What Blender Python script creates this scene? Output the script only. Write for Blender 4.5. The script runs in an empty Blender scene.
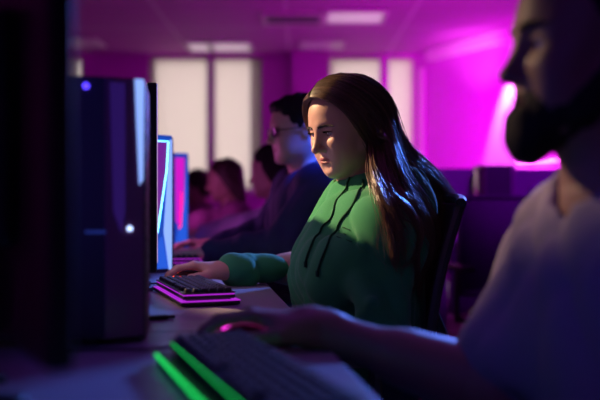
import bpy, bmesh, math, random
import numpy as np
from mathutils import Vector, Matrix

random.seed(7); RNG = np.random.default_rng(7)
SC = bpy.context.scene
COL = SC.collection
CAMZ, HY, FPX = 0.96, 196.0, 833.33
DESK = 0.737
R = math.radians
A8 = R(8.0)
EV = np.array([math.cos(A8), math.sin(A8), 0.0])      # out of the desk row, towards the users
EU = np.array([-math.sin(A8), math.cos(A8), 0.0])     # along the desk row
E0 = np.array([0.087, 0.91, 0.0])

def row(v, u, z=0.0):
    return E0 + v*EV + u*EU + np.array([0, 0, z])

def at(px, py, Y):
    return np.array([(px-300)/FPX*Y, Y, CAMZ + (HY-py)/FPX*Y])

# ------------------------------------------------------------------ materials
def mat(name, color, rough=0.5, metal=0.0, emit=None, estr=0.0, spec=0.5, noise=None, bump=None, sss=0.0, coat=0.0, vcol=None, sheen=0.0):
    m = bpy.data.materials.new(name); m.use_nodes = True
    nt = m.node_tree; b = nt.nodes['Principled BSDF']
    b.inputs['Base Color'].default_value = (*color, 1)
    b.inputs['Roughness'].default_value = rough
    b.inputs['Metallic'].default_value = metal
    b.inputs['Specular IOR Level'].default_value = spec
    if sss:
        b.inputs['Subsurface Weight'].default_value = sss
        b.inputs['Subsurface Radius'].default_value = (0.012, 0.005, 0.003)
        b.inputs['Subsurface Scale'].default_value = 1.0
    if coat: b.inputs['Coat Weight'].default_value = coat
    if sheen:
        b.inputs['Sheen Weight'].default_value = sheen
    if emit is not None:
        b.inputs['Emission Color'].default_value = (*emit, 1)
        b.inputs['Emission Strength'].default_value = estr
    tc = nt.nodes.new('ShaderNodeTexCoord')
    src = None
    if vcol:
        a = nt.nodes.new('ShaderNodeVertexColor'); a.layer_name = vcol
        src = a.outputs['Color']
        nt.links.new(src, b.inputs['Base Color'])
    if noise:
        sc, amt = noise
        n = nt.nodes.new('ShaderNodeTexNoise'); n.inputs['Scale'].default_value = sc; n.inputs['Detail'].default_value = 4
        nt.links.new(tc.outputs['Object'], n.inputs['Vector'])
        mr = nt.nodes.new('ShaderNodeMapRange')
        mr.inputs['To Min'].default_value = 1-amt; mr.inputs['To Max'].default_value = 1+amt
        nt.links.new(n.outputs['Fac'], mr.inputs['Value'])
        mx = nt.nodes.new('ShaderNodeVectorMath'); mx.operation = 'MULTIPLY'
        if src is not None: nt.links.new(src, mx.inputs[0])
        else: mx.inputs[0].default_value = color
        nt.links.new(mr.outputs['Result'], mx.inputs[1])
        nt.links.new(mx.outputs[0], b.inputs['Base Color'])
    if bump:
        sc, st, dist = bump
        n = nt.nodes.new('ShaderNodeTexNoise'); n.inputs['Scale'].default_value = sc; n.inputs['Detail'].default_value = 5
        nt.links.new(tc.outputs['Object'], n.inputs['Vector'])
        bp = nt.nodes.new('ShaderNodeBump'); bp.inputs['Strength'].default_value = st; bp.inputs['Distance'].default_value = dist
        nt.links.new(n.outputs['Fac'], bp.inputs['Height']); nt.links.new(bp.outputs['Normal'], b.inputs['Normal'])
    return m

def emis(name, color, s):
    return mat(name, (0.02, 0.02, 0.02), 0.4, emit=color, estr=s)

M = {}
M['skin_w'] = mat('skin_fair', (0.62, 0.37, 0.27), 0.48, sss=0.12, vcol='tint', bump=(220, 0.12, 0.002))
M['skin_m'] = mat('skin_tan', (0.42, 0.24, 0.16), 0.5, sss=0.08, vcol='tint', bump=(180, 0.15, 0.002))
M['skin_b'] = mat('skin_light', (0.6, 0.38, 0.3), 0.5, sss=0.08, vcol='tint')
M['hair_brown'] = mat('hair_brown', (0.17, 0.085, 0.042), 0.34, spec=0.6, noise=(35, 0.5))
M['hair_strands'] = mat('hair_strands', (0.17, 0.085, 0.042), 0.33, spec=0.6, vcol='tint')
M['hair_black'] = mat('hair_black', (0.010, 0.008, 0.009), 0.65, spec=.2, noise=(60, 0.4), bump=(300, 0.6, 0.004))
M['hair_dark'] = mat('hair_dark_brown', (0.03, 0.016, 0.013), 0.45, noise=(60, 0.4), bump=(250, 0.6, 0.004))
M['green'] = mat('green_fleece', (0.03, 0.27, 0.10), 0.85, spec=0.2, noise=(30, 0.08), bump=(900, 0.35, 0.0015), sheen=0.2)
M['greendark'] = mat('green_cord', (0.008, 0.06, 0.03), 0.8, spec=0.2)
M['tshirt'] = mat('grey_jersey', (0.27, 0.23, 0.32), 0.85, spec=0.2, bump=(500, 0.25, 0.0015))
M['navy'] = mat('navy_cotton', (0.022, 0.028, 0.085), 0.75, spec=0.3, bump=(400, 0.3, 0.002))
M['lavender'] = mat('lavender_cotton', (0.36, 0.3, 0.5), 0.85, spec=0.2, bump=(300, 0.3, 0.002))
M['plum'] = mat('plum_cotton', (0.3, 0.08, 0.26), 0.85, spec=0.2, bump=(300, 0.3, 0.002))
M['denim'] = mat('dark_denim', (0.02, 0.025, 0.05), 0.85, spec=0.2, bump=(600, 0.3, 0.001))
M['shoe'] = mat('shoe_canvas', (0.04, 0.04, 0.045), 0.6)
M['sclera'] = mat('eye_white', (0.55, 0.5, 0.49), 0.15, coat=1.0)
M['iris'] = mat('iris_green', (0.06, 0.055, 0.035), 0.1, coat=1.0)
M['pupil'] = mat('pupil', (0.003, 0.003, 0.003), 0.05, coat=1.0)
M['black'] = mat('black_plastic', (0.012, 0.012, 0.014), 0.42, bump=(500, 0.2, 0.0004))
M['blacks'] = mat('black_gloss', (0.01, 0.01, 0.012), 0.18)
M['darkgrey'] = mat('dark_grey_plastic', (0.035, 0.035, 0.04), 0.45, bump=(500, 0.2, 0.0004))
M['shell'] = mat('tower_shell', (0.03, 0.028, 0.04), 0.4, noise=(8, 0.15))
M['shell_grey'] = mat('grey_monitor_shell', (.16, .14, .17), .5)
M['keycap'] = mat('keycap', (0.03, 0.03, 0.034), 0.5)
M['mesh'] = mat('chair_mesh', (0.012, 0.012, 0.016), 0.5, bump=(700, 0.8, 0.002))
M['chrome'] = mat('chrome', (0.5, 0.5, 0.52), 0.2, metal=1.0)
M['steel'] = mat('grey_steel', (0.22, 0.22, 0.24), 0.4, metal=0.7)
M['desk'] = mat('desk_laminate', (0.33, 0.31, 0.34), 0.36, noise=(14, 0.05), bump=(180, 0.08, 0.0006))
M['deskedge'] = mat('desk_edge_band', (0.28, 0.26, 0.3), 0.5)
M['white'] = mat('white_paint', (0.72, 0.7, 0.7), 0.6)
M['lens'] = mat('lens_reflection', (0.5, 0.1, 0.5), 0.05, coat=1.0)  # magenta base colour stands in for the reflection on the glass
M['bezel'] = M['black']

# ------------------------------------------------------------------ mesh helpers
def link(o, parent=None):
    COL.objects.link(o)
    if parent is not None: o.parent = parent
    return o

def from_np(name, V, F, mt, parent=None, smooth=True, tint=None, mats=None, fmat=None):
    me = bpy.data.meshes.new(name)
    V = np.asarray(V, dtype=np.float64)
    if isinstance(F, np.ndarray):
        n = F.shape[1]
        me.vertices.add(len(V)); me.vertices.foreach_set('co', V.ravel())
        me.loops.add(F.size); me.loops.foreach_set('vertex_index', F.ravel().astype(np.int32))
        me.polygons.add(len(F)); me.polygons.foreach_set('loop_start', np.arange(0, F.size, n, dtype=np.int32))
        me.polygons.foreach_set('loop_total', np.full(len(F), n, dtype=np.int32))
        me.update(calc_edges=True)
    else:
        me.from_pydata([tuple(v) for v in V], [], F); me.update()
    for m in (mats or [mt]): me.materials.append(m)
    if fmat is not None: me.polygons.foreach_set('material_index', np.asarray(fmat, dtype=np.int32))
    if smooth: me.polygons.foreach_set('use_smooth', np.ones(len(me.polygons), dtype=bool))
    if tint is not None:
        a = me.color_attributes.new('tint', 'FLOAT_COLOR', 'POINT')
        c = np.ones((len(V), 4)); c[:, :3] = tint
        a.data.foreach_set('color', c.ravel().astype(np.float32))
    me.validate(); me.update()
    return link(bpy.data.objects.new(name, me), parent)

def from_bm(name, bm, mt, parent=None, smooth=False):
    me = bpy.data.meshes.new(name)
    bmesh.ops.recalc_face_normals(bm, faces=bm.faces)
    bm.to_mesh(me); bm.free(); me.materials.append(mt)
    if smooth:
        me.polygons.foreach_set('use_smooth', np.ones(len(me.polygons), dtype=bool))
        try: me.set_sharp_from_angle(angle=R(40))
        except Exception: pass
    return link(bpy.data.objects.new(name, me), parent)

def bx(bm, c, s, bev=0.0, rot=None, seg=2):
    r = bmesh.ops.create_cube(bm, size=1.0)
    vs = r['verts']
    bmesh.ops.scale(bm, vec=s, verts=vs)
    if bev > 0:
        es = list({e for v in vs for e in v.link_edges})
        r2 = bmesh.ops.bevel(bm, geom=es, offset=bev, segments=seg, affect='EDGES', profile=0.5)
        vs = list({v for f in r2['faces'] for v in f.verts} | {v for v in vs if v.is_valid})
    if rot is not None: bmesh.ops.rotate(bm, cent=(0, 0, 0), matrix=rot, verts=vs)
    bmesh.ops.translate(bm, vec=c, verts=vs)
    return vs

def cyl(bm, p0, p1, r0, r1=None, n=16):
    r1 = r0 if r1 is None else r1
    p0, p1 = Vector(p0), Vector(p1); d = p1-p0
    q = Vector((0, 0, 1)).rotation_difference(d).to_matrix().to_4x4()
    mtx = Matrix.Translation((p0+p1)/2) @ q
    bmesh.ops.create_cone(bm, cap_ends=True, segments=n, radius1=r0, radius2=r1, depth=d.length, matrix=mtx)

def tube(bm, pts, r, n=8, closed=False):
    pts = [Vector(p) for p in pts]; rings = []
    N = len(pts)
    for i, p in enumerate(pts):
        if closed: t = pts[(i+1) % N]-pts[i-1]
        else: t = pts[min(i+1, N-1)]-pts[max(i-1, 0)]
        t.normalize()
        a = t.orthogonal() if i == 0 else (prev - t*prev.dot(t))
        a.normalize(); prev = a; b = t.cross(a)
        rr = r[i] if isinstance(r, (list, tuple, np.ndarray)) else r
        rings.append([bm.verts.new(p + (a*math.cos(2*math.pi*k/n)+b*math.sin(2*math.pi*k/n))*rr) for k in range(n)])
    for i in range(N if closed else N-1):
        A, B = rings[i], rings[(i+1) % N]
        for k in range(n): bm.faces.new((A[k], A[(k+1) % n], B[(k+1) % n], B[k]))
    if not closed:
        bm.faces.new(rings[0][::-1]); bm.faces.new(rings[-1])

def prism(bm, poly, o, ax, ay, an, d):
    """extruded polygon: 2D pts -> o + x*ax + y*ay, thickness d along an"""
    o, ax, ay, an = Vector(o), Vector(ax), Vector(ay), Vector(an)
    a = [bm.verts.new(o+ax*x+ay*y) for x, y in poly]
    b = [bm.verts.new(o+ax*x+ay*y+an*d) for x, y in poly]
    n = len(poly)
    bm.faces.new(a[::-1]); bm.faces.new(b)
    for i in range(n): bm.faces.new((a[i], a[(i+1) % n], b[(i+1) % n], b[i]))

def empty(name, loc, rz=0.0, label=None, cat=None, group=None):
    o = bpy.data.objects.new(name, None); COL.objects.link(o)
    o.empty_display_size = 0.1
    o.location = tuple(loc); o.rotation_euler = (0, 0, rz)
    return tag(o, label, cat, group)

def tag(o, label=None, cat=None, group=None, kind=None):
    if label: o['label'] = label
    if cat: o['category'] = cat
    if group: o['group'] = group
    if kind: o['kind'] = kind
    return o

def copy_tree(o, parent=None):
    c = o.copy(); COL.objects.link(c)
    if parent is not None: c.parent = parent
    for ch in list(o.children): copy_tree(ch, c)
    return c

def place(src, loc, rz, label, used=set()):
    if src.name in used: o = copy_tree(src)
    else: o = src; used.add(src.name)
    o.location = tuple(loc); o.rotation_euler = (0, 0, rz); o['label'] = label
    return o

# ------------------------------------------------------------------ SDF modelling
def rotM(yaw=0, pitch=0, roll=0):
    """columns: forward, left, up.  yaw about z from +x, pitch>0 looks down"""
    m = Matrix.Rotation(yaw, 3, 'Z') @ Matrix.Rotation(pitch, 3, 'Y') @ Matrix.Rotation(roll, 3, 'X')
    return np.array(m)

class Sdf:
    def __init__(s, lo, hi, h):
        s.lo = np.array(lo, float); s.h = h
        n = np.maximum(4, np.ceil((np.array(hi)-s.lo)/h).astype(int)+1)
        s.x = [s.lo[i]+np.arange(n[i])*h for i in range(3)]
        s.V = np.full(n, 0.08, dtype=np.float32)
    def sub(s, lo, hi):
        sl = []
        for i in range(3):
            a = int(np.searchsorted(s.x[i], lo[i])); b = int(np.searchsorted(s.x[i], hi[i]))
            if b-a < 1: return None
            sl.append(slice(a, b))
        return tuple(sl), (s.x[0][sl[0]][:, None, None], s.x[1][sl[1]][None, :, None], s.x[2][sl[2]][None, None, :])
    def apply(s, sl, d, k, op):
        a = s.V[sl]
        if op == 'u':
            if k > 0: h = np.maximum(k-np.abs(a-d), 0)/k; s.V[sl] = np.minimum(a, d)-h*h*k*0.25
            else: s.V[sl] = np.minimum(a, d)
        else:
            d = -d
            if k > 0: h = np.maximum(k-np.abs(a-d), 0)/k; s.V[sl] = np.maximum(a, d)+h*h*k*0.25
            else: s.V[sl] = np.maximum(a, d)
    def run(s, prims, grow=0.0):
        for p in prims:
            op = 'u'
            if p[0][0] == '-': op = 's'
            t = p[0].lstrip('-'); k = p[-1]
            if t == 'c':
                a, b, ra, rb = np.array(p[1]), np.array(p[2]), p[3]+(grow if op == 'u' else 0), p[4]+(grow if op == 'u' else 0)
                m = max(ra, rb)+k+2*s.h+0.02
                g = s.sub(np.minimum(a, b)-m, np.maximum(a, b)+m)
                if g is None: continue
                sl, (X, Y, Z) = g
                d = b-a; L = max(float(d@d), 1e-9)
                T = np.clip(((X-a[0])*d[0]+(Y-a[1])*d[1]+(Z-a[2])*d[2])/L, 0, 1)
                D = np.sqrt((X-a[0]-T*d[0])**2+(Y-a[1]-T*d[1])**2+(Z-a[2]-T*d[2])**2)-(ra+(rb-ra)*T)
            elif t == 'e':
                c, r, Rm = np.array(p[1]), np.array(p[2], float)+(grow if op == 'u' else 0), p[3]
                m = r.max()+k+2*s.h+0.02
                g = s.sub(c-m, c+m)
                if g is None: continue
                sl, (X, Y, Z) = g
                q = [((X-c[0])*Rm[0, i]+(Y-c[1])*Rm[1, i]+(Z-c[2])*Rm[2, i]) for i in range(3)]
                k0 = np.sqrt(sum((q[i]/r[i])**2 for i in range(3))); k1 = np.sqrt(sum((q[i]/r[i]**2)**2 for i in range(3)))
                D = k0*(k0-1)/np.maximum(k1, 1e-6)
            elif t == 'p':      # half space to remove: point, normal (removes the side the normal points to)
                sl = (slice(None),)*3; o, n = np.array(p[1]), np.array(p[2], float); n = n/np.linalg.norm(n)
                D = -((s.x[0][:, None, None]-o[0])*n[0]+(s.x[1][None, :, None]-o[1])*n[1]+(s.x[2][None, None, :]-o[2])*n[2])
            s.apply(sl, D.astype(np.float32), k, op)
        return s
    def warp(s, f):
        X, Y, Z = s.x[0][:, None, None], s.x[1][None, :, None], s.x[2][None, None, :]
        s.V = (s.V+f(X, Y, Z)).astype(np.float32); return s
    def cap(s):
        for ax in range(3):
            for e in (0, -1):
                i = [slice(None)]*3; i[ax] = e; s.V[tuple(i)] = np.maximum(s.V[tuple(i)], 0.5*s.h)
        return s
    def mesh(s, cap=True):
        if cap: s.cap()
        V = s.V; I = V < 0
        n = np.array(V.shape)
        cnt = np.zeros(n-1, dtype=np.int8); offs = [(a, b, c) for a in (0, 1) for b in (0, 1) for c in (0, 1)]
        for a, b, c in offs: cnt += I[a:n[0]-1+a, b:n[1]-1+b, c:n[2]-1+c]
        act = np.argwhere((cnt > 0) & (cnt < 8))
        if len(act) == 0: return np.zeros((0, 3)), np.zeros((0, 4), dtype=int)
        idx = np.full(n-1, -1, dtype=np.int64); idx[tuple(act.T)] = np.arange(len(act))
        pos = np.zeros((len(act), 3)); num = np.zeros(len(act))
        for o in offs:
            for ax in range(3):
                if o[ax]: continue
                o2 = list(o); o2[ax] = 1
                va = V[tuple((act+np.array(o)).T)].astype(float); vb = V[tuple((act+np.array(o2)).T)].astype(float)
                m = (va < 0) != (vb < 0)
                t = np.where(m, va/np.where(m, va-vb, 1), 0)
                pt = np.tile(np.array(o, float), (len(act), 1)); pt[:, ax] = t
                pos[m] += pt[m]; num[m] += 1
        P = s.lo+(act+pos/num[:, None])*s.h
        Q = []
        for ax in range(3):
            i1, i2 = (ax+1) % 3, (ax+2) % 3
            a = [slice(None)]*3; b = [slice(None)]*3
            a[ax] = slice(0, -1); b[ax] = slice(1, None)
            A = I[tuple(a)]; B = I[tuple(b)]
            e = np.argwhere(A != B)
            e = e[(e[:, i1] > 0) & (e[:, i1] < n[i1]-1) & (e[:, i2] > 0) & (e[:, i2] < n[i2]-1)]
            if not len(e): continue
            fl = A[tuple(e.T)]
            def cell(d1, d2):
                c = e.copy(); c[:, i1] += d1; c[:, i2] += d2; return idx[tuple(c.T)]
            q = np.stack([cell(-1, -1), cell(0, -1), cell(0, 0), cell(-1, 0)], 1)
            q[~fl] = q[~fl][:, ::-1]
            Q.append(q)
        return P, np.concatenate(Q)

def merge(parts):
    Vs, Fs, off = [], [], 0
    for v, f in parts:
        if len(v) == 0: continue
        Vs.append(v); Fs.append(f+off); off += len(v)
    return np.concatenate(Vs), np.concatenate(Fs)

def xf(prims, O, Rm, s=1.0):
    """local prims -> world"""
    O = np.array(O, float); out = []
    for p in prims:
        p = list(p); t = p[0].lstrip('-')
        if t == 'c':
            p[1] = O+Rm@(np.array(p[1])*s); p[2] = O+Rm@(np.array(p[2])*s); p[3] *= s; p[4] *= s
        elif t == 'e':
            p[1] = O+Rm@(np.array(p[1])*s); p[2] = np.array(p[2], float)*s; p[3] = Rm@p[3]
        elif t == 'p':
            p[1] = O+Rm@(np.array(p[1])*s); p[2] = Rm@np.array(p[2], float)
        p[-1] = p[-1]*s; out.append(tuple(p))
    return out

I3 = np.eye(3)
def rx(a): return np.array(Matrix.Rotation(R(a), 3, 'X'))
def ry(a): return np.array(Matrix.Rotation(R(a), 3, 'Y'))
def rz_(a): return np.array(Matrix.Rotation(R(a), 3, 'Z'))

def head_prims(female=True, ears=True):
    f = female
    P = [('e', (-.014, 0, .036), (.094, .073, .083), I3, .01),
         ('e', (.030, 0, .018), (.056, .063, .070), I3, .03),
         ('e', (.034, 0, -.028), (.048, .058, .062), I3, .03),
         ('e', (.030, 0, -.070), (.050, .048 if f else .054, .036 if f else .042), ry(8), .03),
         ('c', (-.012, .050, -.045), (.058, .024, -.090), .017, .015, .03),
         ('c', (-.012, -.050, -.045), (.058, -.024, -.090), .017, .015, .03),
         ('e', (.070, 0, -.097), (.015 if f else .017, .018 if f else .023, .014), I3, .02),
         ('e', (.062, 0, -.066), (.022, .027, .026), I3, .02)]
    for s in (1, -1):
        P += [('e', (.058, s*.036, -.030), (.024, .023, .024), I3, .025),
              ('e', (.052, s*.034, -.058), (.024, .021, .024), I3, .02),
              ('c', (.077, s*.014, .021), (.060, s*.046, .019), .0075 if f else .0095, .007, .018),
              ('-e', (.096, s*.030, .001), (.019, .019, .0135), I3, .016)]
    P += [('c', (.079, 0, .014), (.104, 0, -.029), .0065 if f else .0075, .0075 if f else .0085, .015),
          ('e', (.1045, 0, -.0335), (.0100, .0098, .0088), I3, .008)]
    for s in (1, -1):
        P += [('e', (.0915, s*.0115, -.0365), (.0095, .0062, .0065), I3, .006),
              ('-e', (.0985, s*.0065, -.0425), (.0045, .0032, .0035), I3, .003)]
    P += [('-c', (.094, 0, -.046), (.092, 0, -.053), .0022, .0024, .005)]
    # lips
    P += [('c', (.0865, .004, -.0590), (.0765, .0205, -.0640), .0055, .003, .006),
          ('c', (.0865, -.004, -.0590), (.0765, -.0205, -.0640), .0055, .003, .006),
          ('c', (.0850, .006, -.0700), (.0775, .0165, -.0672), .0062, .0035, .006),
          ('c', (.0850, -.006, -.0700), (.0775, -.0165, -.0672), .0062, .0035, .006),
          ('-e', (.096, 0, -.0648), (.013, .0225, .0011), ry(0), .003),
          ('-c', (.092, -.008, -.0815), (.092, .008, -.0815), .0055, .0055, .012)]
    # lids around the eyeballs, with the slit between them
    for s in (1, -1):
        P += [('e', (.0685, s*.0305, .0), (.0142, .0158, .0125), I3, .005),
              ('-e', (.0835, s*.0310, -.0012), (.0110, .0152, .0064), rx(-s*4), .0012),
              ('c', (.0805, s*.0185, .0092), (.0745, s*.0440, .0070), .0020, .0018, .004)]
    if ears:
        for s in (1, -1):
            P += [('e', (-.010, s*.0735, -.006), (.017, .006, .030), rz_(s*-18) @ rx(s*6), .006),
                  ('-e', (-.004, s*.0815, -.003), (.009, .005, .017), rz_(s*-18), .004)]
    # neck
    r = .052 if f else .060
    return P, r

LIP = (np.array([.085, 0, -.0655]))
def head_tint(P, O, Rm, s, base, lip, brow=None, stubble=None):
    q = ((P-np.array(O))@Rm)/s
    c = np.tile(np.array(base, float), (len(P), 1))
    d = ((q[:, 1])/.0215)**2+((q[:, 2]+.0650-np.where(np.abs(q[:, 1]) < .004, 0, 0))/.0098)**2
    w = np.clip((1.05-d)*4, 0, 1)*(q[:, 0] > .070)
    c = c*(1-w[:, None])+np.array(lip)*w[:, None]
    ch = np.exp(-(((q[:, 0]-.065)/.025)**2+((np.abs(q[:, 1])-.04)/.02)**2+((q[:, 2]+.03)/.022)**2))
    c = c*(1-.25*ch[:, None])+np.array([base[0], base[1]*.72, base[2]*.72])*.25*ch[:, None]
    return c

def hand_prims(curl=(18, 28, 18), spread=1.0, thumb_in=0.0):
    """x to the fingers, y to the thumb side, z up through the back of the hand"""
    P = [('e', (.045, 0, 0), (.050, .038, .0135), I3, .01), ('c', (-.02, 0, 0), (.03, 0, 0), .0215, .019, .02),
         ('c', (.015, .020, -.006), (.050, .030, -.008), .016, .013, .02),
         ('c', (.02, -.022, -.004), (.06, -.028, -.004), .012, .011, .02)]
    ks = [(.088, .029, .003), (.092, .0095, .005), (.088, -.0105, .004), (.080, -.029, .001)]
    Ls = [(.041, .024, .019), (.046, .028, .020), (.042, .026, .019), (.033, .019, .017)]
    rs = [.0088, .0090, .0084, .0074]
    for i, (k0, L, r) in enumerate(zip(ks, Ls, rs)):
        P.append(('c', (.03, k0[1]*.6, 0), k0, .012, r*1.18, .010))
        a = 0; p = np.array(k0); yaw = R((5, 1, -3, -8)[i]*spread)
        for j in range(3):
            a += R(curl[j]*(1+.08*i))
            q = p+L[j]*np.array([math.cos(a)*math.cos(yaw), math.sin(yaw)*math.cos(a), -math.sin(a)])
            P.append(('c', p, q, r*(1-.07*j), r*(.93-.09*j), .0035 if j else .006))
            p = q
    t = [np.array(v) for v in ((.012, .022, -.008), (.045, .047, -.016), (.072, .056-.012*thumb_in, -.022), (.096, .056-.02*thumb_in, -.027))]
    P += [('c', t[0], t[1], .015, .0115, .014), ('c', t[1], t[2], .0108, .0098, .004), ('c', t[2], t[3], .0098, .0078, .003)]
    return P

def nrm(v): v = np.array(v, float); return v/np.linalg.norm(v)

def folds(amp, seed, fx=34):
    r = np.random.default_rng(seed); D = r.normal(size=(5, 3)); D /= np.linalg.norm(D, axis=1)[:, None]; ph = r.uniform(0, 6.28, 5)
    def f(X, Y, Z):
        w = 0.5*np.sin(9*X+11*Z+ph[0])+0.5*np.sin(10*Y-8*Z+ph[1])
        s = 0
        for i in range(3):
            k = fx*(.7+.35*i)
            t = np.sin(k*(D[i, 0]*X+D[i, 1]*Y+(.35*D[i, 2])*Z)+2.6*w+ph[i+2])
            s = s+(1-np.abs(t))**1.5*2-.8
        return amp*s*.5
    return f

def torso_frame(j):
    up = nrm(j['N']-j['P']); lat = j['SL']-j['SR']; lat = nrm(lat-up*(lat@up)); fwd = np.cross(lat, up)
    return np.stack([fwd, lat, up], 1)

def torso_prims(j, dp, wd, female=False, g=0.0, belly=1.0):
    T = torso_frame(j); C, P, N = j['C'], j['P'], j['N']
    f, l, u = T[:, 0], T[:, 1], T[:, 2]
    mid = (C+P)/2
    pr = [('e', P, (dp*1.05+g, wd*1.02+g, .13), T, .06), ('e', mid+f*.01, (dp*.98*belly+g, wd*.92+g, .17), T, .08),
          ('e', C, (dp+g, wd*.95+g, .19), T, .08),
          ('c', j['SL']+u*.0, j['SR'], .058+g, .058+g, .07),
          ('c', N-u*.035-l*.03, j['SR']+u*.008, .042+g, .050+g, .05), ('c', N-u*.035+l*.03, j['SL']+u*.008, .042+g, .050+g, .05)]
    if female:
        for s in (1, -1): pr.append(('e', C+f*(dp*.62)+l*s*wd*.42-u*.01, (.060+g, .070+g, .070+g), T, .06))
    return pr, T

def arm_prims(S, E, W, r=(.06, .05, .04), k=.04, sag=0.0):
    S, E, W = map(np.array, (S, E, W))
    m1 = (S+E)/2; m2 = E*.62+W*.38
    return [('c', S, E, r[0], r[1], k), ('c', E, W, r[1], r[2], k), ('e', E, (r[1]*1.08,)*3, I3, k), ('c', E, m2, r[1]*1.0, r[1]*.95, k)]

def bounds(prims, m=.03):
    lo = np.full(3, 9e9); hi = -lo
    for p in prims:
        if p[0] == 'c':
            for q, r in ((p[1], p[3]), (p[2], p[4])): lo = np.minimum(lo, np.array(q)-r); hi = np.maximum(hi, np.array(q)+r)
        elif p[0] == 'e':
            ext = np.sqrt(((np.array(p[3])*np.array(p[2]))**2).sum(1))
            lo = np.minimum(lo, np.array(p[1])-ext); hi = np.maximum(hi, np.array(p[1])+ext)
    return lo-m, hi+m

def solid(name, prims, h, mt, parent, org, warp=None, post=None, box=None, tint=None):
    lo, hi = bounds(prims) if box is None else box
    s = Sdf(lo, hi, h).run(prims)
    if warp: s.warp(warp)
    if post: s.run(post)
    V, F = s.mesh()
    return from_np(name, V-org, F, mt, parent)

def make_eye(parent, c, d, r, org):
    """eyeball at c looking along d"""
    V, F, fm = [], [], []
    d = nrm(d); a = nrm(np.cross(d, (0, 0, 1))); b = np.cross(d, a)
    rings = [0, .10, .2, .3, .4, .5, .62, .9, 1.3, 1.8, 2.4, 3.0]; n = 24
    for t in rings:
        rr = r*(1.03 if t < .45 else 1.0)
        for k in range(n):
            V.append(c+rr*(d*math.cos(t)+(a*math.cos(2*math.pi*k/n)+b*math.sin(2*math.pi*k/n))*math.sin(t)))
    for i in range(len(rings)-1):
        for k in range(n):
            F.append((i*n+k, i*n+(k+1) % n, (i+1)*n+(k+1) % n, (i+1)*n+k)); fm.append(2 if i < 2 else 1 if i < 5 else 0)
    V = np.array(V)-org
    return from_np('eye', V, [tuple(f) for f in F], None, parent, mats=[M['sclera'], M['iris'], M['pupil']], fmat=fm)

# strands -----------------------------------------------------------------------
def catmull(P, n):
    P = np.asarray(P, float); k = len(P); Q = np.vstack([2*P[0]-P[1], P, 2*P[-1]-P[-2]])
    seg = np.linalg.norm(np.diff(P, axis=0), axis=1); cs = np.concatenate([[0], np.cumsum(seg)]); cs /= cs[-1]
    out = []
    for t in np.linspace(0, 1, n):
        i = min(int(np.searchsorted(cs, t, side='right'))-1, k-2); i = max(i, 0)
        f = (t-cs[i])/max(cs[i+1]-cs[i], 1e-9)
        p0, p1, p2, p3 = Q[i], Q[i+1], Q[i+2], Q[i+3]
        out.append(.5*((2*p1)+(-p0+p2)*f+(2*p0-5*p1+4*p2-p3)*f*f+(-p0+3*p1-3*p2+p3)*f**3))
    return np.array(out)

def strands_mesh(S, rad):
    """S: (n, m, 3) strand points, rad: (m,) or (n,m) -> 3-sided tubes"""
    n, m, _ = S.shape
    T = np.gradient(S, axis=1); T /= np.maximum(np.linalg.norm(T, axis=2, keepdims=True), 1e-9)
    ref = np.array([.31, .22, .93]); A = np.cross(T, ref); A /= np.maximum(np.linalg.norm(A, axis=2, keepdims=True), 1e-9)
    B = np.cross(T, A); rad = np.broadcast_to(rad, (n, m))[..., None]
    ring = [S+rad*(A*math.cos(a)+B*math.sin(a)) for a in (0, 2.094, 4.189)]
    V = np.stack(ring, 2).reshape(-1, 3)
    i = np.arange(n)[:, None]*m+np.arange(m-1)[None, :]
    i = i.ravel()
    Fs = [np.stack([i*3+k, i*3+(k+1) % 3, (i+1)*3+(k+1) % 3, (i+1)*3+k], 1) for k in range(3)]
    return V, np.concatenate(Fs)

# ------------------------------------------------------------------ THE ROOM
CEIL = 2.70; YB = 10.2
def wallbox(name, c, s, mt):
    bm = bmesh.new(); bx(bm, c, s); return tag(from_bm(name, bm, mt), kind='structure')

def grid_mat(name, color, size, line, linecol, rough, off=(0, 0)):
    m = mat(name, color, rough, noise=(3, .06)); nt = m.node_tree; b = nt.nodes['Principled BSDF']
    tc = nt.nodes.new('ShaderNodeTexCoord'); sp = nt.nodes.new('ShaderNodeSeparateXYZ'); nt.links.new(tc.outputs['Object'], sp.inputs[0])
    ms = []
    for ax in (0, 1):
        a = nt.nodes.new('ShaderNodeMath'); a.operation = 'ADD'; a.inputs[1].default_value = 50+off[ax]; nt.links.new(sp.outputs[ax], a.inputs[0])
        d = nt.nodes.new('ShaderNodeMath'); d.operation = 'MODULO'; d.inputs[1].default_value = size; nt.links.new(a.outputs[0], d.inputs[0])
        l = nt.nodes.new('ShaderNodeMath'); l.operation = 'LESS_THAN'; l.inputs[1].default_value = line; nt.links.new(d.outputs[0], l.inputs[0]); ms.append(l)
    mx = nt.nodes.new('ShaderNodeMath'); mx.operation = 'MAXIMUM'; nt.links.new(ms[0].outputs[0], mx.inputs[0]); nt.links.new(ms[1].outputs[0], mx.inputs[1])
    old = b.inputs['Base Color'].links[0].from_socket
    c = nt.nodes.new('ShaderNodeMix'); c.data_type = 'RGBA'; nt.links.new(mx.outputs[0], c.inputs['Factor']); nt.links.new(old, c.inputs[6]); c.inputs[7].default_value = (*linecol, 1)
    nt.links.new(c.outputs[2], b.inputs['Base Color'])
    return m

M['wall'] = mat('wall_lamp_tint', (0.58, 0.10, 0.6), 0.75, bump=(60, .15, .002))  # magenta lamp wash is mixed into the wall's own colour
M['ceil'] = grid_mat('ceiling_tile_lamp_tint', (0.48, 0.08, 0.48), 1.2, .035, (.62, .26, .62), .8, off=(.55, .2))  # tiles and grid lines carry the magenta lamp light in their colour
M['floor'] = mat('carpet_floor', (0.05, 0.045, 0.055), 0.95, noise=(40, .3), bump=(300, .5, .004))

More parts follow.
